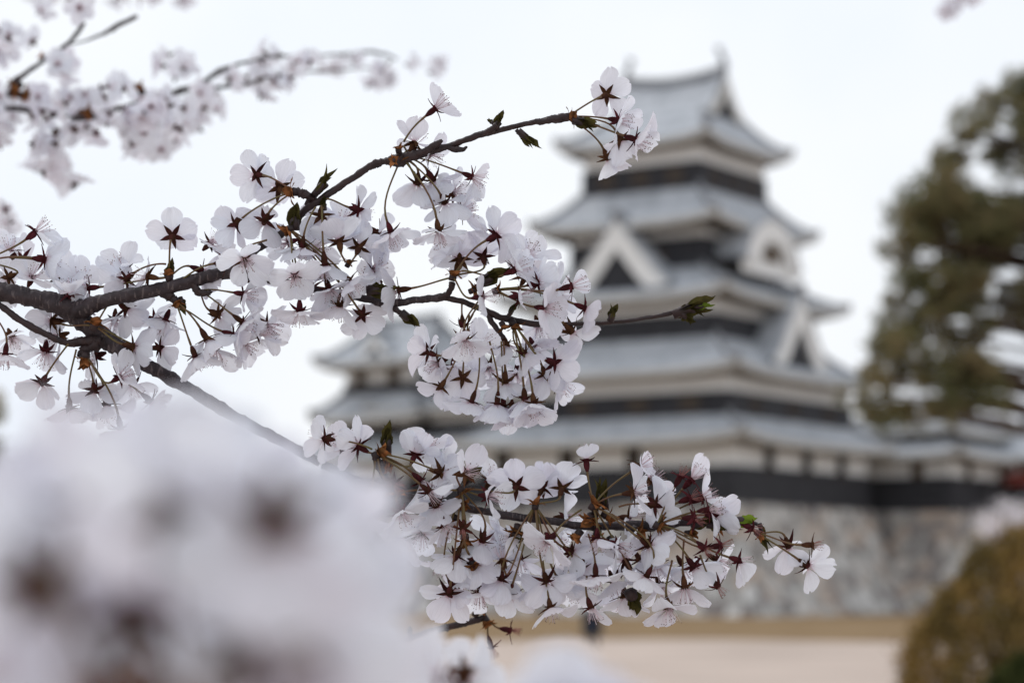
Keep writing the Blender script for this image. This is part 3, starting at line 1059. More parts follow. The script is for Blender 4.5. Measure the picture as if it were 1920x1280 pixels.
# dark conifer at the far left edge
bx = wpt(-75, 1100, 46)
base = Vector((bx.x, bx.y, 0))
pd = []
for x, y, rx, rz in ((-40, 770, .62, .4), (-60, 860, .8, .5), (-30, 900, .7, .4), (-50, 980, .8, .5), (-90, 700, .6, .4), (-120, 640, .5, .35), (-110, 800, .9, .5), (-120, 920, .9, .5)):
    v = wpt(x, y, 46)
    pd.append((v.x - base.x, v.z, v.y - base.y + prng.uniform(-.6, .6), rx, rz, 230 * rx * rx * (1 + rz)))
pine("conifer", "dark brown green conifer glimpsed at the left edge above the blurred blossoms", base, 6,
     [(0, 0, 0, .16), (.05, 0, 2, .13), (0, .1, 4, .09), (0, 0, 6.1, .03)], pd, 9)

M_SHRUB = thin("azalea_leaves_bronze", (0.32, 0.205, 0.070), (0.145, 0.110, 0.042), 2.2, .35, .6)
M_SHRUBG = thin("azalea_leaves_green", (0.034, 0.044, 0.015), (0.065, 0.072, 0.026), 3, .3, .4)
M_TWIGS = mat("shrub_twigs", (0.06, 0.04, 0.025), .9, (0.10, .07, .04), 8, 4)
def shrub(label, px, py, d, rx, rz, m, seed, n):
    rng = random.Random(seed)
    v = at(px, py, d)
    base = Vector((v.x, v.y, 0))
    root = empty("clipped_shrub", base)
    tag(root, label, "shrub", "clipped shrubs")
    b = MB()
    for k in range(n):
        z = rng.uniform(-.25, 1); a = rng.uniform(0, 6.283)
        rr = math.sqrt(max(0, 1 - z * z))
        q = Vector((rr * math.cos(a), rr * math.sin(a), z))
        r = 1 + .10 * noise.noise(q * 2.4 + Vector((seed, 0, 0))) + .10 * noise.noise(q * 7 + Vector((0, seed, 0))) + .06 * noise.noise(q * 17) + (rng.uniform(0, .10) if rng.random() < .06 else -abs(rng.gauss(0, .05)))
        c = Vector((q.x * rx * r, q.y * rx * r, rz * .18 + max(0.02, q.z * rz * .82 * r + .12)))
        nn = (q + Vector((rng.gauss(0, .7), rng.gauss(0, .7), rng.gauss(0, .7)))).normalized()
        u = nn.orthogonal().normalized(); w = nn.cross(u)
        an = rng.uniform(0, 6.28); u, w = u * math.cos(an) + w * math.sin(an), w * math.cos(an) - u * math.sin(an)
        L = rng.uniform(.02, .034); W = L * .45
        b.add([c - u * L, c + w * W, c + u * L, c - w * W], [(0, 1, 2, 3)])
    b.build("foliage", m, root, False)
    t = MB()
    for k in range(46):
        a = rng.uniform(0, 6.28); zz = rng.uniform(.15, 1); rr = math.sqrt(max(0, 1 - zz * zz))
        e = Vector((rr * math.cos(a) * rx * .93, rr * math.sin(a) * rx * .93, rz * (.2 + .76 * zz)))
        t.tube([Vector((e.x * .06, e.y * .06, 0)), Vector((e.x * .45, e.y * .45, e.z * .5)), e], [.03, .02, .006], 6)
    t.build("stems", M_TWIGS, root)
    # dense twiggy heart
    return root
shrub("big round shrub with bronze brown leaves at the lower right corner", 1968, 1110, 20, 1.22, 1.88, M_SHRUB, 11, 42000)
shrub("low dark green shrub in front of the big bronze one", 1955, 1180, 17.5, .55, .92, M_SHRUBG, 12, 12000)

# a far cherry tree in bloom at the foot of the wall
M_BLOOM = thin("far_blossom", (0.80, 0.76, 0.78), (0.88, 0.85, 0.87), 2, .45, .1)
def far_cherry(px, d, h, rx, label, seed):
    rng = random.Random(seed)
    v = at(px, 1100, d)
    root = empty("cherry_tree", (v.x, v.y, 0)); tag(root, label, "tree")
    t = MB()
    t.tube([(0, 0, 0), (.1, 0, 1.2), (-.1, .1, 2.3), (0, 0, h * .62)], [.25, .2, .15, .08], 10, 0, True, .3, seed)
    for k in range(9):
        a = k * .7; t.tube([(0, 0, 1.8 + k * .2), (math.cos(a) * rx * .4, math.sin(a) * rx * .4, h * .6), (math.cos(a) * rx * .8, math.sin(a) * rx * .8, h * (.62 + .04 * (k % 4)))], [.09, .05, .02], 7)
    t.build("trunk", M_PBARK, root)
    b = MB()
    cs = [Vector((rng.gauss(0, .42) * rx, rng.gauss(0, .42) * rx, h * .72 + rng.gauss(0, .11) * h)) for _ in range(26)]
    for k in range(9000):
        c = rng.choice(cs) + Vector((rng.gauss(0, .34), rng.gauss(0, .34), rng.gauss(0, .25)))
        n = Vector((rng.gauss(0, 1), rng.gauss(0, 1), rng.gauss(0, 1))).normalized()
        u = n.orthogonal().normalized(); w = n.cross(u); s = rng.uniform(.03, .055)
        b.add([c - u * s, c + w * s, c + u * s, c - w * s], [(0, 1, 2, 3)])
    b.build("crown", M_BLOOM, root, False)
far_cherry(1905, 100, 5.2, 2.0, "small white blossoming cherry tree far off below the castle's right end", 4)

# visitor standing on the sand
def person(px, d, label, coat, trousers, seed, yaw=0):
    v = at(px, 1100, d)
    sk = bpy.data.meshes.new("person")
    J = {"pel": (0, 0, .95, .15, .11), "wai": (0, 0, 1.10, .14, .10), "che": (0, .0, 1.32, .17, .115), "nk0": (0, 0, 1.46, .07, .06), "nk1": (0, -.01, 1.52, .055, .055),
         "h0": (0, -.01, 1.60, .082, .095), "h1": (0, 0, 1.69, .075, .085),
         "sl": (.17, 0, 1.42, .065, .06), "el": (.23, .02, 1.16, .047, .047), "wl": (.20, -.10, .93, .032, .03), "fl": (.19, -.13, .86, .035, .02),
         "sr": (-.17, 0, 1.42, .065, .06), "er": (-.23, .02, 1.16, .047, .047), "wr": (-.21, -.08, .93, .032, .03), "fr": (-.20, -.11, .86, .035, .02),
         "hl": (.09, 0, .88, .095, .095), "kl": (.10, -.02, .50, .065, .065), "al": (.11, .02, .09, .042, .045), "tl": (.12, -.13, .04, .04, .03),
         "hr": (-.09, 0, .88, .095, .095), "kr": (-.10, .0, .50, .065, .065), "ar": (-.12, .04, .09, .042, .045), "tr": (-.13, -.11, .04, .04, .03)}
    E = [("pel", "wai"), ("wai", "che"), ("che", "nk0"), ("nk0", "nk1"), ("nk1", "h0"), ("h0", "h1"), ("che", "sl"), ("sl", "el"), ("el", "wl"), ("wl", "fl"), ("che", "sr"), ("sr", "er"), ("er", "wr"), ("wr", "fr"),
         ("pel", "hl"), ("hl", "kl"), ("kl", "al"), ("al", "tl"), ("pel", "hr"), ("hr", "kr"), ("kr", "ar"), ("ar", "tr")]
    ks = list(J)
    sk.from_pydata([J[k][:3] for k in ks], [(ks.index(a), ks.index(c)) for a, c in E], [])
    o = bpy.data.objects.new("person", sk)
    link(o); o.location = (v.x, v.y, 0); o.rotation_euler = (0, 0, yaw)
    o.modifiers.new("s", 'SKIN'); o.modifiers.new("d", 'SUBSURF').levels = 2
    o.modifiers["d"].render_levels = 2
    sv = sk.skin_vertices[0].data if sk.skin_vertices else None
    if sv is None:
        sk.skin_vertices.new() if hasattr(sk.skin_vertices, "new") else None
        sv = sk.skin_vertices[0].data
    for i, k in enumerate(ks):
        sv[i].radius = J[k][3:5]; sv[i].use_root = (k == "pel")
    dg = bpy.context.evaluated_depsgraph_get()
    me = bpy.data.meshes.new_from_object(o.evaluated_get(dg))
    o.modifiers.clear(); o.data = me
    ms = [mat("skin", (.52, .33, .24), .6), mat("coat_cloth", coat, .9), mat("trouser_cloth", trousers, .9), mat("hair_dark", (.02, .015, .012), .6)]
    me.materials.clear()
    for q in ms: me.materials.append(q)
    for p in me.polygons:
        p.use_smooth = True
        c = p.center
        p.material_index = 3 if (c.z > 1.60 and c.y > -.05) or c.z > 1.70 else 0 if c.z > 1.47 or (abs(c.x) > .12 and c.z < .95 and c.z > .7 and c.y < -.07) else 1 if c.z > .80 else 2
    h = MB(); h.tube([(-.035, -.115, 1.635), (-.02, -.115, 1.635)], [.008, .008], 6); h.tube([(.02, -.115, 1.635), (.035, -.115, 1.635)], [.008, .008], 6)
    tag(o, label, "person")
    j = MB()
    rws = []
    for z, a, c in ((.95, .225, .165), (1.0, .205, .15), (1.1, .175, .13), (1.3, .20, .14), (1.42, .19, .12), (1.49, .085, .08)):
        rws.append([(a * math.cos(q * .3927), c * math.sin(q * .3927), z) for q in range(17)])
    j.grid(rws); j.build("jacket", ms[1], o)
    j = MB()
    j.grid([[(a * math.cos(q * .3927), a * .72 * math.sin(q * .3927), z) for q in range(17)] for z, a in ((.30, .27), (.5, .26), (.75, .235), (.95, .21), (1.02, .18))])
    j.build("skirt", ms[2], o)
    return o
person(1110, 61, "visitor in a pale grey jacket and long dark navy skirt standing on the sand", (.55, .57, .60), (.018, .022, .035), 1, R(160))
#@@BLOSSOMS@@
# ================================================================== IN-FOCUS CHERRY BRANCH
F = 1.38
def cluster(root, P0, rng, node, flowers, scale_dir=None, scales=7, r=.0036, d0=F):
    nx, ny, nd = node
    N_ = at(nx, ny, d0 + nd)
    if scales:
        mean = Vector((0, 0, 0))
        for f in flowers[:5]: mean += (at(f[0], f[1], d0) - N_)
        dv = mean.normalized() if mean.length > 0 else UP
        if scale_dir is not None: dv = facing(scale_dir, .1)
        bud_scales(root, P0, N_, r, dv, rng, scales)
    for f in flowers:
        x, y, phi, t = f[:4]
        kw = dict(f[4]) if len(f) > 4 else {}
        dz = kw.pop("dz", None)
        src = kw.pop("src", None)
        nn = at(src[0], src[1], d0 + nd) if src else N_
        if dz is None: dz = -t * .014 + rng.uniform(-.007, .007)
        blossom(root, P0, nn, x, y, d0 + nd + dz, phi, t, rng=rng, **kw)

cb = empty("cherry_branch", at(140, 575, F))
tag(cb, "sharp forked dark cherry branch with white blossoms, its long thin shoots reaching right", "cherry branch")
P0 = cb.location.copy()
rg = random.Random(21)
twig(cb, P0, [(-90, 515, F + .01, 40), (0, 546, F, 39), (60, 558, F, 38), (115, 572, F, 42), (150, 580, F, 40), (200, 562, F - .003, 29), (270, 548, F - .003, 28), (340, 533, F - .002, 28), (420, 513, F, 25), (500, 522, F + .006, 19), (600, 545, F + .008, 17), (690, 561, F + .008, 15), (728, 570, F + .006, 18), (780, 563, F + .006, 14), (835, 556, F + .005, 17)], "main_limb", None, .20, 20, 16)
twig(cb, P0, [(110, 572, F + .002, 34), (155, 603, F + .004, 37), (205, 640, F + .005, 38), (260, 676, F + .006, 29), (322, 710, F + .008, 26), (400, 757, F + .010, 24), (470, 797, F + .012, 23), (530, 828, F + .014, 21), (600, 868, F + .016, 18)], "lower_limb", None, .20, 20, 16)
twig(cb, P0, [(-40, 545, F - .004, 12), (0, 573, F - .004, 13), (42, 603, F - .006, 15), (90, 628, F - .006, 14), (125, 642, F - .004, 14), (165, 640, F, 24), (190, 640, F, 26)], "side_twig", M_BARK2, .3, 10)
twig(cb, P0, [(405, 520, F + .002, 17), (450, 492, F + .010, 16), (495, 458, F + .012, 16), (545, 427, F + .010, 15), (568, 398, F + .004, 15), (602, 374, F, 15), (640, 348, F, 14), (688, 316, F, 14), (705, 307, F, 17), (722, 303, F, 13), (745, 300, F, 27), (775, 292, F, 20), (805, 284, F, 16), (850, 271, F, 12), (900, 253, F, 14), (940, 243, F, 11), (985, 233, F, 11), (1020, 227, F, 14), (1050, 222, F, 18), (1068, 219, F, 13)], "upper_shoot", M_BARK2, .28, 12)
twig(cb, P0, [(830, 558, F + .005, 12), (865, 565, F + .006, 12), (910, 582, F + .006, 13), (950, 598, F + .006, 14), (1010, 608, F + .008, 12), (1080, 607, F + .008, 8), (1150, 604, F + .006, 8), (1205, 597, F + .002, 8), (1255, 588, F, 10), (1285, 580, F, 13)], "right_shoot", M_BARK2, .3, 10)
twig(cb, P0, [(822, 560, F + .005, 13), (842, 548, F + .002, 12), (848, 530, F, 14)], "spur", M_BARK2, .35, 9)
twig(cb, P0, [(912, 586, F + .006, 12), (928, 612, F + .004, 11), (945, 632, F, 8)], "spur", M_BARK2, .35, 9)
twig(cb, P0, [(722, 568, F + .006, 14), (742, 580, F + .002, 12), (757, 592, F, 11)], "spur", M_BARK2, .35, 9)
twig(cb, P0, [(575, 385, F + .004, 14), (592, 363, F + .002, 14), (612, 345, F, 12)], "spur", M_BARK2, .35, 9)
twig(cb, P0, [(595, 380, F + .004, 12), (578, 368, F, 16), (565, 362, F, 20), (556, 358, F, 12)], "spur", M_BARK2, .35, 9)
twig(cb, P0, [(770, 294, F, 14), (800, 283, F - .002, 17), (822, 268, F - .004, 13), (829, 263, F - .004, 5)], "spur", M_BARK2, .3, 9)
twig(cb, P0, [(838, 276, F, 9), (858, 281, F - .002, 13), (876, 277, F - .004, 5)], "bud", M_BARK2, .3, 9)
twig(cb, P0, [(893, 255, F, 12), (918, 245, F - .002, 14), (932, 234, F - .004, 12)], "spur", M_BARK2, .3, 9)
twig(cb, P0, [(362, 532, F - .003, 12), (372, 547, F - .004, 15), (390, 549, F - .006, 12), (396, 545, F - .006, 8)], "spur", M_BARK2, .4, 9)
twig(cb, P0, [(300, 545, F, 18), (318, 555, F - .003, 20), (326, 562, F - .004, 12)], "spur", M_BARK2, .4, 9)
twig(cb, P0, [(195, 640, F + .002, 26), (160, 655, F - .002, 20), (150, 668, F - .004, 14)], "spur", M_BARK2, .5, 9)
for pts, w in (([(930, 240), (942, 205)], 15), ([(925, 232), (914, 223)], 8), ([(975, 248), (1000, 262), (1016, 282)], 16), ([(970, 246), (1000, 280)], 9), ([(1078, 226), (1125, 236)], 21),
               ([(592, 362), (615, 335), (630, 312)], 17), ([(552, 428), (553, 378)], 24), ([(608, 392), (606, 366)], 12), ([(692, 545), (752, 541)], 27), ([(755, 588), (788, 614)], 20),
               ([(900, 530), (960, 500)], 26), ([(318, 528), (320, 482)], 16), ([(1145, 600), (1156, 568)], 16), ([(1268, 588), (1345, 553)], 22), ([(1280, 588), (1305, 606)], 20), ([(1285, 580), (1340, 583)], 20), ([(338, 560), (350, 592)], 13), ([(955, 590), (975, 560)], 10)):
    leaf_bud(cb, P0, pts, F - .002, w, rg)
leaf_bud(cb, P0, [(1305, 575), (1342, 572)], F - .004, 12, rg, True, 2)

S = dict
cluster(cb, P0, rg, (1063, 220, 0), [
    (1138, 178, 25, -.82, S(ref=95, kind=1)), (1160, 226, -12, .42, S(kind=2, ref=40)), (1163, 262, -60, -.55, S(n=4)), (1140, 297, -62, -.55, S(keep=[-110, -40, 10], kind=1)), (1192, 262, -20, .25, S(n=4, e=28))], 5, 8, .0052)
cluster(cb, P0, rg, (752, 292, 0), [
    (817, 203, 38, .05, S(keep=[125, -40], kind=2, src=(757, 266), e=10)), (778, 268, 62, -.35, S(n=4, src=(757, 275))), (806, 292, -35, .35, S(n=3, e=20, dz=.012)),
    (886, 332, -22, .12, S(keep=[55, -60], kind=2)), (834, 380, -62, -.62, S(kind=0, ref=150)), (783, 344, -95, -.55, S(kind=0)), (812, 338, -60, -.45, S()),
    (822, 434, -82, .10, S(e=5, kind=1)), (734, 436, -68, .22, S(e=12, kind=2)), (866, 398, 8, .2, S(n=4, e=30, dz=.012)), (850, 362, 20, .5, S(n=4, ped=False, dz=.016))], -50, 9, .0044)
bud_scales(cb, P0, at(748, 282, F - .004), .0036, facing(95, .2), rg, 6)
bud_scales(cb, P0, at(742, 300, F - .008), .0034, facing(200, .5), rg, 5)
cluster(cb, P0, rg, (552, 360, 0), [
    (481, 328, 172, -.80, S(ref=100, kind=0)), (524, 352, 120, -.86, S(kind=1, ref=70, dz=.02)), (441, 421, 218, -.55, S(kind=0)), (496, 414, 235, -.70, S(kind=0, ref=80))], 180, 8, .0050)
cluster(cb, P0, rg, (543, 430, -.004), [
    (459, 487, -60, .78, S(ref=85, kind=1, dz=-.02, src=(500, 450))), (552, 517, -75, .82, S(ref=88, kind=2, dz=-.022)), (672, 394, -15, -.62, S(src=(612, 373), kind=2, e=10)), (602, 405, -90, -.80, S(kind=1, src=(606, 390))),
    (636, 452, 100, -.45, S(kind=1, src=(648, 492))), (609, 497, -85, -.06, S(src=(603, 385), kind=0)), (566, 463, -100, -.1, S(src=(592, 388), n=4)), (655, 527, -48, .18, S(kind=1, e=25)),
    (674, 463, 70, -.7, S(src=(660, 490), kind=1)), (617, 542, -70, .42, S(kind=0, e=22)), (637, 573, -95, -.25, S(kind=1)), (680, 592, -60, -.72, S(kind=0, ref=-20)), (562, 584, -88, .22, S(e=2, kind=2)),
    (590, 470, 30, .55, S(ped=False, dz=.022)), (700, 505, 20, .5, S(ped=False, dz=.02, n=4)), (540, 455, 200, .5, S(ped=False, dz=.024)), (640, 420, 60, .5, S(ped=False, dz=.026)), (712, 440, -20, .3, S(n=4, ped=False, dz=.02)), (585, 540, 150, .5, S(ped=False, dz=.02))], 200, 9, .0046)
bud_scales(cb, P0, at(652, 496, F), .0032, facing(60, .2), rg, 6)
cluster(cb, P0, rg, (316, 520, -.004), [
    (324, 442, 88, -.93, S(ref=95, kind=0)), (236, 524, 215, -.5, S(src=(311, 495), kind=0, ref=100)), (276, 518, 170, -.2, S(n=2, kind=1)), (379, 508, -22, -.35, S(kind=2, e=35)), (166, 540, 185, -.15, S(kind=2, n=4, dz=.012)),
    (230, 505, 120, .5, S(ped=False, dz=.02)), (395, 455, 40, .5, S(n=3, dz=.02, ped=False))], 90, 8, .0042)
blossom(cb, P0, at(342, 524, F - .004), 424, 491, F - .006, 8, .05, n=0, kind=0, rng=rg)
cluster(cb, P0, rg, (328, 563, -.006), [
    (438, 628, -18, .02, S(kind=2, src=(332, 575))), (388, 636, -60, -.15, S()), (366, 668, -70, -.1, S(e=25)), (310, 600, 250, .2, S(n=4, ped=False, dz=.02)),
    (460, 645, -30, .3, S(ped=False, dz=.015)), (405, 655, -80, .3, S(ped=False, dz=.015)), (485, 625, 20, .3, S(ped=False, dz=.02, n=4))], -60, 8, .0040)
cluster(cb, P0, rg, (374, 546, 0), [
    (457, 551, -8, .28, S(keep=[-120, -70, -20, 60], kind=2)), (410, 590, -28, -.6, S(kind=1)), (455, 604, -36, .12, S(kind=0)), (475, 520, 30, .5, S(ped=False, dz=.03)), (500, 610, -20, .4, S(n=4, ped=False, dz=.02))], 0, 0)
cluster(cb, P0, rg, (-30, 492, .0), [
    (68, 434, 36, .15, S(keep=[-60, -10], kind=2)), (84, 487, -8, -.5, S(kind=2, ref=-35)), (42, 486, 175, -.6, S(dz=.05, kind=2)), (131, 550, 95, .25, S(ped=False, kind=2, e=35)), (15, 520, 200, -.5, S(kind=1)),
    (60, 520, 60, .5, S(ped=False, dz=.03)), (20, 470, 100, .5, S(ped=False, dz=.04)), (120, 520, 20, .6, S(ped=False, dz=.03)), (150, 530, 60, .5, S(n=4, ped=False, dz=.02))], 0, 0)
cluster(cb, P0, rg, (176, 612, -.010), [
    (236, 580, -50, -.65, S(kind=0, dz=.02)), (250, 650, -15, -.5, S(kind=1, ref=60)), (98, 600, 160, -.5, S(kind=1, dz=.02)), (300, 652, 0, -.6, S(kind=0, dz=.02)), (110, 630, 200, .5, S(ped=False, dz=.03)), (215, 600, -90, .4, S(ped=False, dz=.03)), (290, 600, -20, .5, S(n=4, ped=False, dz=.03))], 70, 9, .0050)
cluster(cb, P0, rg, (160, 668, -.006), [
    (78, 718, 235, -.42, S(kind=0, src=(128, 645))), (131, 766, -88, -.22, S(kind=1, e=10, src=(143, 655))), (177, 732, -90, -.62, S(kind=0, ref=-90)), (225, 706, 30, .35, S(kind=2, dz=-.01)), (284, 752, -38, -.05, S(kind=2, src=(235, 718), n=4)),
    (226, 804, -80, .05, S(e=8)), (10, 664, -95, .12, S(src=(-12, 590), kind=2, e=8)), (22, 632, -60, .5, S(ped=False, dz=.06)), (85, 660, -90, .4, S(n=3, ped=False, dz=.02)), (200, 760, -80, .2, S(dz=.02)),
    (178, 668, 200, .4, S(n=4, dz=.02, ped=False)), (250, 720, -60, .4, S(n=4, dz=.02, ped=False))], -90, 9, .0050)
cluster(cb, P0, rg, (849, 520, 0), [
    (931, 441, 28, -.42, S(kind=2, ref=60)), (862, 486, 105, -.82, S(kind=1, ref=200)), (906, 480, 100, -.7, S(kind=0, dz=.02)), (966, 505, 25, .1, S(kind=2, src=(865, 508), e=30)), (746, 544, 188, -.1, S(kind=0, e=25)),
    (906, 556, 8, .35, S(keep=[120, 200, 250], kind=2, dz=-.012, e=8)), (873, 638, -82, .48, S(kind=1, e=14, src=(900, 560), dz=-.014)), (802, 660, 160, -.62, S(kind=0, ref=150, src=(900, 570))),
    (990, 480, 60, .5, S(ped=False, dz=.02)), (700, 520, 150, .5, S(ped=False, dz=.02, n=4)), (845, 470, 160, .4, S(ped=False, dz=.025))], 75, 8, .0042)
blossom(cb, P0, at(866, 570, F), 868, 612, F, -85, .1, n=0, kind=0, rng=rg)
cluster(cb, P0, rg, (930, 545, -.004), [
    (975, 556, 0, .35, S(keep=[215, 240], kind=2)), (1022, 578, -8, .52, S(kind=2, ref=75, e=14, dz=-.012)), (1008, 529, 18, -.45, S(kind=2)), (1073, 536, 15, .05, S(keep=[88], kind=2)), (1097, 578, -22, -.25, S(keep=[-30, -75], kind=2)),
    (1045, 550, 10, .5, S(ped=False, dz=.02)), (985, 520, 60, .6, S(ped=False, dz=.03))], 20, 8, .0046)
cluster(cb, P0, rg, (962, 606, .002), [
    (1072, 622, -48, -.42, S(kind=1, keep=[-100, -50, -10], src=(1010, 590))), (984, 663, -45, -.12, S(kind=0)), (950, 645, -62, -.1, S(n=4)), (1040, 680, -15, -.62, S(kind=2)), (1022, 702, -70, -.6, S(kind=1)),
    (868, 709, -92, -.90, S(kind=1, ref=-60, src=(880, 590))), (826, 726, 238, -.5, S(keep=[175, -105, -60], kind=1, src=(872, 640))), (884, 753, -110, -.15, S(kind=0, src=(900, 640))), (947, 716, -90, -.45, S(kind=1, src=(944, 640))), (932, 757, -95, -.05, S(kind=0, e=30, src=(918, 640))), (944, 762, -88, .0, S(kind=0, e=30, src=(940, 640))),
    (984, 748, -85, -.05, S(kind=0, e=34)), (1001, 757, -84, .42, S(kind=1, e=28, dz=-.01)), (1000, 650, -70, .5, S(ped=False, dz=.02)), (850, 690, -90, .5, S(ped=False, dz=.025)), (915, 690, -70, .5, S(ped=False, dz=.03)), (970, 700, -90, .5, S(ped=False, dz=.03)),
    (1040, 600, -30, .5, S(ped=False, dz=.025)), (1010, 610, -70, .5, S(ped=False, dz=.03)), (900, 650, 30, .5, S(ped=False, dz=.03)), (960, 770, -90, .3, S(e=35, ped=False, dz=.02)), (1050, 720, -40, .4, S(e=25, ped=False, dz=.02)), (820, 680, 200, .5, S(ped=False, dz=.02))], -60, 8, .0046)
bud_scales(cb, P0, at(885, 545, F - .002), .0036, facing(20, .4), rg, 6)
bud_scales(cb, P0, at(942, 608, F - .002), .0036, facing(-60, .3), rg, 6)

# ---- lower spray
ls = empty("cherry_spray", at(700, 905, F + .01))
tag(ls, "lower sharp cherry spray crowded with white blossoms and maroon calyxes, pointing right", "cherry branch")
P1 = ls.location.copy()
G = F + .006
twig(ls, P1, [(605, 871, G + .014, 18), (680, 905, G + .010, 18), (740, 925, G + .006, 19), (800, 940, G + .004, 17), (860, 950, G, 16), (910, 958, G, 15), (960, 968, G, 17), (1030, 976, G, 15), (1095, 986, G + .002, 16), (1160, 985, G + .004, 18), (1220, 985, G + .004, 24), (1275, 980, G + .002, 16), (1340, 976, G, 13), (1395, 975, G, 11), (1425, 985, G, 6)], "main_twig", None, .25, 14)
twig(ls, P1, [(735, 925, G + .006, 14), (722, 895, G + .002, 15), (708, 868, G, 18), (703, 852, G, 12)], "spur", M_BARK2, .35, 9)
twig(ls, P1, [(880, 955, G, 12), (868, 935, G - .002, 12), (860, 918, G - .004, 10)], "spur", M_BARK2, .35, 9)
twig(ls, P1, [(1110, 986, G, 14), (1112, 970, G - .004, 18), (1118, 950, G - .006, 14)], "spur", M_BARK2, .35, 9)
twig(ls, P1, [(990, 972, G, 12), (1002, 962, G - .002, 13), (1004, 950, G - .004, 10)], "spur", M_BARK2, .35, 9)
for pts, w in (([(726, 845), (727, 785)], 20), ([(720, 838), (716, 812)], 9), ([(872, 903), (902, 872)], 20), ([(1135, 950), (1132, 895)], 17), ([(1124, 945), (1122, 892)], 8), ([(1240, 1020), (1206, 1010)], 20), ([(1330, 985), (1395, 995)], 14), ([(1182, 1108), (1196, 1152)], 30), ([(690, 935), (720, 960)], 12), ([(960, 1000), (985, 1015)], 26), ([(1300, 985), (1360, 965)], 18), ([(1425, 985), (1440, 1040)], 11)):
    leaf_bud(ls, P1, pts, G - .003, w, rg)
leaf_bud(ls, P1, [(1380, 977), (1402, 968), (1422, 974)], G - .006, 22, rg, True, 2)
cluster(ls, P1, rg, (706, 852, -.004), [
    (608, 822, 175, -.3, S(kind=0, src=(698, 842))), (672, 836, 150, -.4, S(kind=2)), (778, 852, 70, -.62, S(kind=2, ref=60)), (826, 886, -28, -.76, S(kind=1, ref=60)), (740, 908, -28, .55, S(n=0, kind=0)), (790, 902, -42, .25, S(keep=[-95, -130], kind=2)),
    (682, 968, -110, -.3, S(kind=1)), (805, 922, -40, .1, S(n=2, kind=0)), (818, 948, -60, -.5, S(kind=0)), (640, 840, 120, .5, S(ped=False, dz=.02)), (800, 840, 60, .5, S(ped=False, dz=.02)), (800, 950, -60, .5, S(ped=False, dz=.02)), (835, 870, 20, .5, S(ped=False, dz=.02))], 30, 10, .0052)
bud_scales(ls, P1, at(722, 868, G - .006), .0044, facing(-30, .4), rg, 7)
cluster(ls, P1, rg, (865, 918, -.004), [
    (874, 886, 20, .72, S(keep=[140, 100], kind=1)), (917, 930, -5, .45, S(keep=[150, -110, 60], kind=2)), (868, 992, -95, .62, S(n=0, kind=0)), (752, 962, -65, .55, S(kind=2, ref=-20)), (904, 1014, -105, -.4, S(kind=0)), (855, 1042, 240, -.3, S(kind=0)),
    (888, 1052, -60, -.7, S(kind=0, dz=.01)), (842, 1112, -100, -.72, S(kind=0, keep=[170, -110, -60])), (850, 1100, -60, -.6, S(kind=0, n=3, dz=.015)), (968, 912, 60, -.95, S(ref=95, kind=0, dz=.012)), (832, 985, -40, .5, S(ped=False, dz=-.002, n=3)), (790, 1000, -90, .5, S(ped=False, dz=.018)),
    (830, 1060, -120, .4, S(ped=False, dz=.02)), (880, 1085, -80, .4, S(ped=False, dz=.02)), (900, 1035, -60, .4, S(ped=False, dz=.03)), (760, 1010, 230, .4, S(ped=False, dz=.02)), (920, 900, 60, .3, S(ped=False, dz=.03, n=4))], -40, 9, .0046)
bud_scales(ls, P1, at(868, 940, G - .006), .0044, facing(-80, .4), rg, 7)
cluster(ls, P1, rg, (1003, 948, -.002), [
    (1053, 914, 80, -.74, S(kind=1, ref=150)), (1016, 913, 70, -.6, S(kind=0, dz=.02)), (1026, 1016, 230, .42, S(kind=2, e=8, src=(1090, 955), dz=-.014)), (1072, 1034, -30, -.42, S(kind=0)), (1090, 1066, -55, -.5, S(kind=0, n=4)), (940, 1085, -95, -.6, S(kind=0)), (942, 1048, 100, -.4, S(kind=1, n=3)),
    (955, 1112, -108, -.42, S(kind=0)), (1025, 1088, -72, -.6, S(kind=0)), (1050, 1090, -60, -.62, S(kind=0)), (1032, 1140, -80, .5, S(kind=1, e=30, keep=[90, 20, 170])), (975, 1050, -80, .4, S(ped=False, dz=.02)), (930, 1000, 200, .4, S(ped=False, dz=.03)), (1040, 1010, -30, .4, S(ped=False, dz=.03)),
    (1000, 1100, -80, .4, S(ped=False, dz=.02)), (900, 1110, -90, .4, S(ped=False, dz=.02)), (960, 1010, 200, .5, S(ped=False, dz=.02)), (1060, 970, 0, .5, S(ped=False, dz=.03, n=4))], 85, 8, .0042)
bud_scales(ls, P1, at(970, 990, G - .004), .0050, facing(-100, .4), rg, 8)
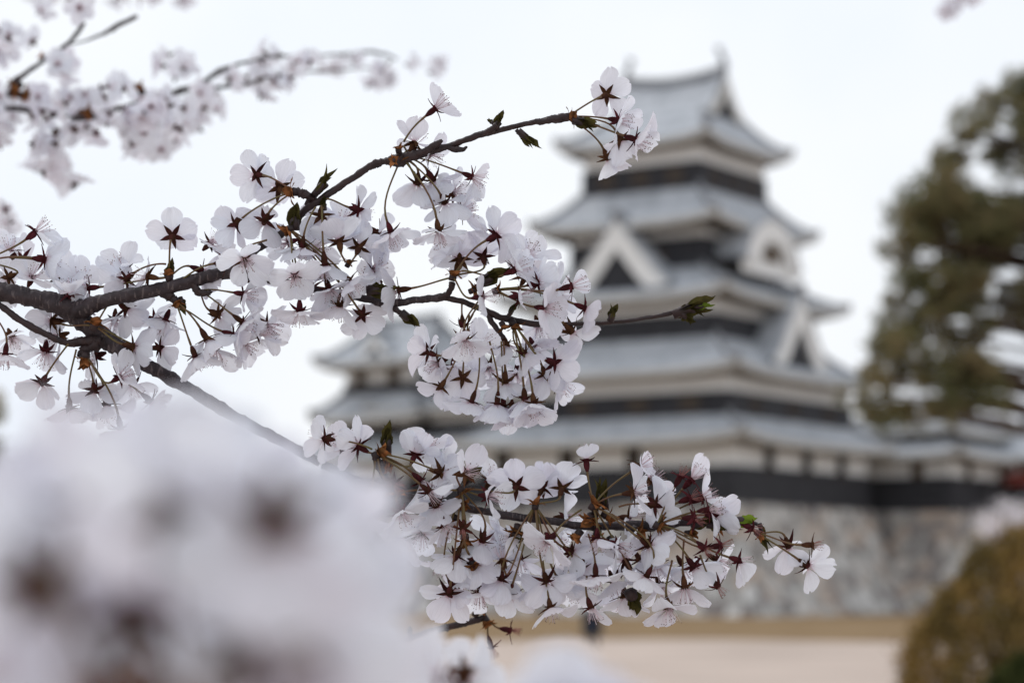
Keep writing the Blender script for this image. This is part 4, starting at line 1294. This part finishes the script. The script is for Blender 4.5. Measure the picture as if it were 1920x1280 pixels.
cluster(ls, P1, rg, (1112, 948, -.006), [
    (1099, 862, 95, -.30, S(keep=[70], kind=2)), (1201, 873, 32, .0, S(kind=1, keep=[60, 120, -60])), (1189, 923, 8, .30, S(kind=1, keep=[100, 40, -80])), (1229, 946, -8, -.62, S(kind=0, ref=35, keep=[35, 80, -50, -110], src=(1160, 950))), (1158, 1022, -22, .5, S(kind=2, keep=[150, 40, -110], e=20)),
    (1216, 1022, -38, -.45, S(kind=0)), (1117, 1080, -88, .12, S(kind=0, e=6, src=(1103, 1000))), (1172, 1050, 120, -.5, S(kind=0, dz=.01)), (1212, 1080, -118, -.1, S(kind=0)), (1108, 1140, -72, .3, S(n=1, kind=0, e=40, src=(1100, 1080))),
    (1120, 1010, -90, .4, S(n=2, kind=2)), (1150, 1090, -70, .4, S(ped=False, dz=.02)), (1080, 1100, -110, .4, S(ped=False, dz=.02)), (1200, 1050, -60, .4, S(ped=False, dz=.02)), (1180, 970, 0, .5, S(ped=False, dz=.025, n=4)), (1220, 900, 40, .3, S(ped=False, dz=.02, n=3)), (1125, 1055, -70, .5, S(ped=False, dz=.03)), (1170, 1120, -90, .3, S(e=30, ped=False, dz=.02))], 60, 10, .0054)
bud_scales(ls, P1, at(1108, 970, G - .01), .0052, facing(-110, .5), rg, 9)
bud_scales(ls, P1, at(1135, 965, G - .006), .0046, facing(-30, .3), rg, 8)
cluster(ls, P1, rg, (1232, 985, -.004), [
    (1276, 892, 62, .10, S(n=0, kind=2)), (1298, 897, 48, .15, S(n=1, kind=2, e=50)), (1318, 932, 25, .05, S(keep=[60, 100, -30], kind=2, e=25)), (1340, 966, -5, -.45, S(keep=[60, 5, -40], kind=2)), (1296, 933, 20, .2, S(n=0, kind=2)), (1303, 972, 0, .5, S(n=0, kind=2)), (1330, 955, 10, .3, S(n=1, kind=2)),
    (1254, 1140, -80, .52, S(kind=1, keep=[130, 200, -80, 50], e=16, src=(1260, 1050))), (1284, 1102, -84, .36, S(kind=1, keep=[-90, -30, -150], src=(1282, 1010))), (1347, 1100, -48, .32, S(n=0, kind=0, src=(1312, 1040))), (1386, 1050, -18, -.3, S(kind=2, keep=[-90, -40, -140])), (1322, 1028, -40, .5, S(n=0, kind=2)),
    (1353, 1022, 10, .25, S(n=0, kind=2)), (1300, 1062, -60, -.5, S(n=3, kind=2)), (1318, 1060, -50, .4, S(n=3, ped=False, dz=.02)), (1280, 1060, -60, .4, S(ped=False, dz=.02)), (1345, 1050, -30, .4, S(n=3, ped=False, dz=.02)), (1230, 1060, -80, .4, S(ped=False, dz=.02)), (1240, 1100, -60, .4, S(n=4, ped=False, dz=.02))], -30, 8, .0046)
cluster(ls, P1, rg, (1420, 1000, 0), [
    (1412, 990, -20, .2, S(n=0, kind=2)), (1478, 1024, -70, -.5, S(kind=0, keep=[80, 170, -110, -30])), (1514, 1060, -35, -.35, S(kind=0, keep=[60, -30, -110, 120])), (1524, 1021, 0, -.1, S(n=0, kind=1))], -40, 6, .0036)

for x, y, w, a in ((872, 1008, .005, -90), (886, 1056, .004, -60), (852, 972, .0046, 250), (1146, 1012, .005, -60), (1192, 992, .0046, -20), (1085, 1000, .005, 230), (1225, 1010, .0042, -60), (1290, 1000, .004, 0), (745, 930, .004, 90), (1120, 1000, .005, -100), (1340, 990, .0036, 0)):
    bud_scales(ls, P1, at(x, y, G - .002), w, facing(a, .3), rg, 8)

# ---- small bare twig under the spray, a little behind the focus
tw = empty("bare_twig", at(760, 1200, 1.50))
tag(tw, "short dark twig with orange bud scales and two closed buds, hanging under the lower spray", "twig")
P2 = tw.location.copy()
H = 1.52
twig(tw, P2, [(690, 1222, H, 12), (755, 1202, H, 12), (810, 1183, H, 13), (860, 1170, H, 14), (900, 1160, H, 13), (912, 1152, H, 9)], "twig_wood", M_BARK2, .25, 10)
bud_scales(tw, P2, at(912, 1162, H), .0050, facing(-60, .2), rg, 8)
bud_scales(tw, P2, at(893, 1148, H), .0050, facing(60, .2), rg, 6)
leaf_bud(tw, P2, [(770, 1195), (766, 1172)], H, 10, rg)
blossom(tw, P2, at(915, 1165, H), 958, 1181, H, -10, 0, n=0, kind=2, rng=rg)
blossom(tw, P2, at(915, 1168, H), 921, 1214, H, -75, 0, n=0, kind=2, rng=rg)
for pts in ([(835, 1180), (845, 1168)],):
    leaf_bud(tw, P2, pts, H, 14, rg)

# ================================================================== OUT-OF-FOCUS BLOSSOMS
def joined(k, petals=5):
    b = MB(); rng = random.Random(300 + k)
    calyx_geo(b, rng, 1)
    for q in range(petals):
        rows, uvs = petal_geo(rng, 7, 8)
        Mx = Matrix.Rotation(R(72 * q - 90 + rng.uniform(-6, 6)), 4, 'Z') @ Matrix.Translation((0, .0016, .0003 + .0002 * (q % 3))) @ Matrix.Rotation(R(20 + rng.uniform(-10, 14)), 4, 'X') @ Matrix.Rotation(R(rng.uniform(-12, 12)), 4, 'Y')
        n0 = len(b.v)
        b.grid([[Mx @ Vector(p) for p in r] for r in rows], 0)
        UVJ.setdefault(k, {}).update({n0 + i: u for i, u in enumerate(uvs)})
    stamen_geo(b, rng, 2, 3, 12)
    me = to_mesh("blossom", b, [M_PETAL, [M_SEPAL, M_SEPAL_TAN, M_SEPAL_RED][k % 3], M_FIL, M_ANTH])
    lay = me.uv_layers.new(name="UVMap")
    for lp in me.loops: lay.data[lp.index].uv = UVJ[k].get(lp.vertex_index, (.5, .6))
    return me
UVJ = {}
JOINED = [joined(k) for k in range(10)]

def far_blossom(root, P, x, y, d, rng, phi=None, t=None, scale=1.0):
    phi = rng.uniform(0, 360) if phi is None else phi
    t = rng.uniform(-.5, .97) if t is None else t
    o = bpy.data.objects.new("blossom", rng.choice(JOINED))
    M4 = axes(facing(phi, t), rng.uniform(0, 6.28)).to_4x4()
    M4.translation = at(x, y, d) - P
    link(o, root)
    o.matrix_basis = M4 @ Matrix.Scale(scale, 4)
    return o

def sprinkle(root, P, blobs, d, rng, dd=.12):
    for cx, cy, rx, ry, n in blobs:
        for k in range(n):
            a, r = rng.uniform(0, 6.28), math.sqrt(rng.random())
            far_blossom(root, P, cx + math.cos(a) * r * rx, cy + math.sin(a) * r * ry, d + rng.uniform(-dd, dd), rng)

rf_ = random.Random(5)
D2 = 2.4
u1 = empty("cherry_branch", at(60, 180, D2))
tag(u1, "soft out-of-focus cherry branch packed with pink-white blossoms at the upper left", "cherry branch")
Pu = u1.location.copy()
twig(u1, Pu, [(-60, 250, D2, 20), (0, 200, D2, 18), (22, 160, D2, 17), (45, 140, D2, 11), (90, 108, D2, 9), (130, 80, D2, 9), (158, 42, D2, 10)], "twig_wood", M_BARK2, .2, 8)
twig(u1, Pu, [(130, 85, D2 + .03, 3), (185, 68, D2 + .03, 6), (215, 52, D2 + .03, 11), (258, 30, D2 + .03, 9)], "side_twig", M_BARK2, .2, 8)
twig(u1, Pu, [(0, 200, D2, 14), (40, 205, D2, 12), (100, 215, D2, 10), (160, 222, D2, 12), (230, 200, D2, 10), (290, 190, D2, 9)], "side_twig", M_BARK2, .2, 8)
for x, y, w in ((35, 160, .008), (20, 175, .007), (265, 172, .007), (157, 210, .007), (80, 110, .004), (40, 178, .007)):
    bud_scales(u1, Pu, at(x, y, D2 - .05), w, facing(rf_.uniform(0, 360), .3), rf_, 7)
sprinkle(u1, Pu, [(30, 225, 75, 56, 18), (110, 215, 60, 58, 15), (205, 200, 66, 66, 19), (295, 222, 70, 62, 18), (270, 262, 50, 24, 7), (40, 95, 40, 28, 4), (5, 70, 20, 15, 3), (95, 300, 50, 34, 8), (130, 335, 28, 14, 2), (100, 130, 50, 20, 3), (120, 20, 45, 20, 3)], D2, rf_)

D3 = 2.7
u2 = empty("cherry_branch", at(330, 180, D3))
tag(u2, "thin blurred cherry twig with sparse pale blossoms running right across the upper sky", "cherry branch")
Pv = u2.location.copy()
twig(u2, Pv, [(300, 190, D3, 15), (335, 172, D3, 15), (375, 158, D3, 9), (410, 135, D3, 12), (450, 120, D3, 7), (500, 108, D3, 7), (570, 105, D3 + .3, 5), (640, 102, D3 + .6, 5), (705, 98, D3 + .8, 7), (745, 112, D3 + .8, 4)], "twig_wood", M_BARK2, .2, 8)
twig(u2, Pv, [(360, 168, D3, 9), (420, 163, D3, 8), (470, 155, D3, 8), (520, 140, D3, 6), (590, 134, D3 + .4, 5), (660, 130, D3 + .7, 4), (705, 125, D3 + .7, 4)], "side_twig", M_BARK2, .2, 8)
sprinkle(u2, Pv, [(330, 210, 50, 50, 14), (325, 130, 28, 30, 6), (375, 205, 28, 40, 7), (400, 185, 18, 20, 3), (275, 265, 45, 20, 8), (505, 110, 20, 20, 4), (500, 160, 20, 24, 5), (535, 135, 20, 18, 3), (450, 150, 22, 20, 4), (560, 115, 24, 14, 3)], D3, rf_)
sprinkle(u2, Pv, [(715, 130, 30, 12, 4), (735, 155, 20, 14, 3), (770, 120, 14, 8, 2), (815, 128, 10, 20, 3), (690, 150, 18, 12, 2), (650, 120, 26, 14, 4), (610, 122, 20, 12, 2)], D3 + .7, rf_)
for k in range(22):
    pass
u3 = empty("cherry_branch", at(280, -30, 3.4))
tag(u3, "blurred blossoms dipping in from the top edge above the upper left branch", "cherry branch")
Pw = u3.location.copy()
twig(u3, Pw, [(60, -40, 3.4, 12), (200, -25, 3.4, 9), (340, -22, 3.4, 8), (470, -30, 3.4, 6)], "twig_wood", M_BARK2, .2, 8)
sprinkle(u3, Pw, [(110, -8, 50, 22, 8), (190, -12, 60, 16, 7), (290, -18, 70, 14, 7), (345, 2, 25, 6, 2)], 3.4, rf_)
u4 = empty("cherry_branch", at(1830, -40, 3.6))
tag(u4, "small blurred blossom cluster dipping from the top edge above the pine", "cherry branch")
Px = u4.location.copy()
twig(u4, Px, [(1700, -60, 3.6, 9), (1790, -35, 3.6, 8), (1880, -30, 3.6, 6)], "twig_wood", M_BARK2, .2, 8)
sprinkle(u4, Px, [(1780, 12, 16, 16, 4), (1815, -2, 28, 12, 5)], 3.6, rf_)
u5 = empty("cherry_branch", at(-30, 420, 2.4))
tag(u5, "faint blurred pale blossoms at the left edge between the upper and the sharp branch", "cherry branch")
Py = u5.location.copy()
twig(u5, Py, [(-60, 470, 2.4, 9), (-35, 420, 2.4, 8), (-20, 380, 2.4, 6)], "twig_wood", M_BARK2, .2, 8)
sprinkle(u5, Py, [(-5, 425, 25, 40, 6)], 2.4, rf_)

# ================================================================== NEAR BLURRED BLOSSOMS
nb_ = empty("cherry_branch", at(200, 1300, .5))
tag(nb_, "huge blurred mass of lavender white blossoms close to the lens, filling the lower left", "cherry branch")
Pn = nb_.location.copy()
rn = random.Random(8)
near = [  # x, y, depth, phi, t
    (155, 980, .46, 60, -.8, 1), (326, 962, .43, 100, -.88, 1), (508, 985, .42, 250, -.75, 0), (62, 1100, .45, 200, -.85, 0), (255, 1152, .46, 90, -.86, 0), (577, 1185, .45, -20, -.85, 1), (460, 1225, .45, 20, -.8, 2),
    (30, 1250, .46, 150, .7, 1), (372, 905, .58, 80, .6, 1), (230, 930, .58, 100, .75, 1), (60, 985, .57, 130, .75, 1), (-30, 1010, .52, 180, .6, 1), (425, 985, .58, 40, .8, 1), (400, 1060, .52, 30, .8, 1),
    (180, 1070, .56, 200, .8, 1), (340, 1110, .56, 250, .8, 1), (560, 1090, .58, 0, .75, 1), (590, 1000, .62, 20, .75, 1), (150, 1210, .50, 180, .75, 1), (120, 1000, .60, 120, .8, 1), (520, 1290, .46, 300, .8, 1),
    (300, 1040, .58, 0, .8, 1), (630, 1260, .52, -10, .75, 1), (-20, 1150, .5, 200, .7, 1), (370, 1230, .50, 0, .8, 1), (640, 1110, .60, 0, .7, 1), (470, 1120, .55, 0, .8, 1), (560, 985, .60, 30, .75, 1), (640, 1020, .60, 0, .7, 1), (440, 960, .60, 60, .75, 1), (240, 1290, .5, 0, .8, 1), (90, 1180, .56, 0, .8, 1)]
for x, y, d, phi, t, kd in near:
    if x >= 560: x -= 12
    bl_ = blossom(nb_, Pn, at(min(x + 40, 500) * .6 + 130, 1340, .35), x, y, d * .75, phi, t, e=12, rng=rn, ped=t < 0, kind=1)
k = 0
while k < 20:
    x, y = rn.uniform(-60, 650), rn.uniform(930, 1330)
    if y < 1010 and x > 430: continue
    blossom(nb_, Pn, at(200, 1400, .5), x, y, rn.uniform(.44, .52), rn.uniform(0, 360), rn.uniform(.4, .85), e=15, rng=rn, ped=False, kind=1)
    k += 1
twig(nb_, Pn, [(-50, 1460, .35, 80), (120, 1350, .35, 80), (250, 1325, .35, 90), (330, 1350, .35, 70), (600, 1460, .35, 60)], "twig_wood", M_BARK2, .2, 10)
for x, y, w in ((215, 1330, .005), (285, 1325, .005), (512, 1018, .0045), (500, 955, .0045)):
    bud_scales(nb_, Pn, at(x, y, .34 if y > 1200 else .36), w, facing(80, .3), rn, 8)
blossom(nb_, Pn, at(420, 930, .40), 372, 875, .42, 110, .3, e=20, rng=rn, keep=[115], kind=1, ped=False)
blossom(nb_, Pn, at(360, 900, .38), 338, 868, .40, 95, .4, e=15, rng=rn, keep=[98], kind=1, ped=False)
blossom(cb, P0, at(545, 1120, F), 570, 1120, F + .02, 20, .3, rng=rg)
blossom(cb, P0, at(470, 980, F), 505, 990, F + .02, -60, -.4, rng=rg)

n2 = empty("cherry_branch", at(850, 1320, .85))
tag(n2, "blurred pale blossoms rising from the bottom edge, just right of the big lavender mass", "cherry branch")
Pm = n2.location.copy()
for x, y, d, phi, t in ((822, 1272, .74, 150, .6), (872, 1262, .85, -20, -.75), (770, 1330, .58, 160, .6), (720, 1330, .55, 150, .6), (1060, 1372, .50, 90, .7), (1110, 1380, .50, 90, .7), (700, 1330, .55, 100, .6)):
    blossom(n2, Pm, at(x + 20, 1340, d), x, y, d, phi, t, e=15, rng=rn)
twig(n2, Pm, [(700, 1360, .8, 22), (850, 1345, .85, 24), (1000, 1350, .8, 22), (1200, 1365, .75, 18)], "twig_wood", M_BARK2, .2, 8)
merge_fillers(cb, 100)
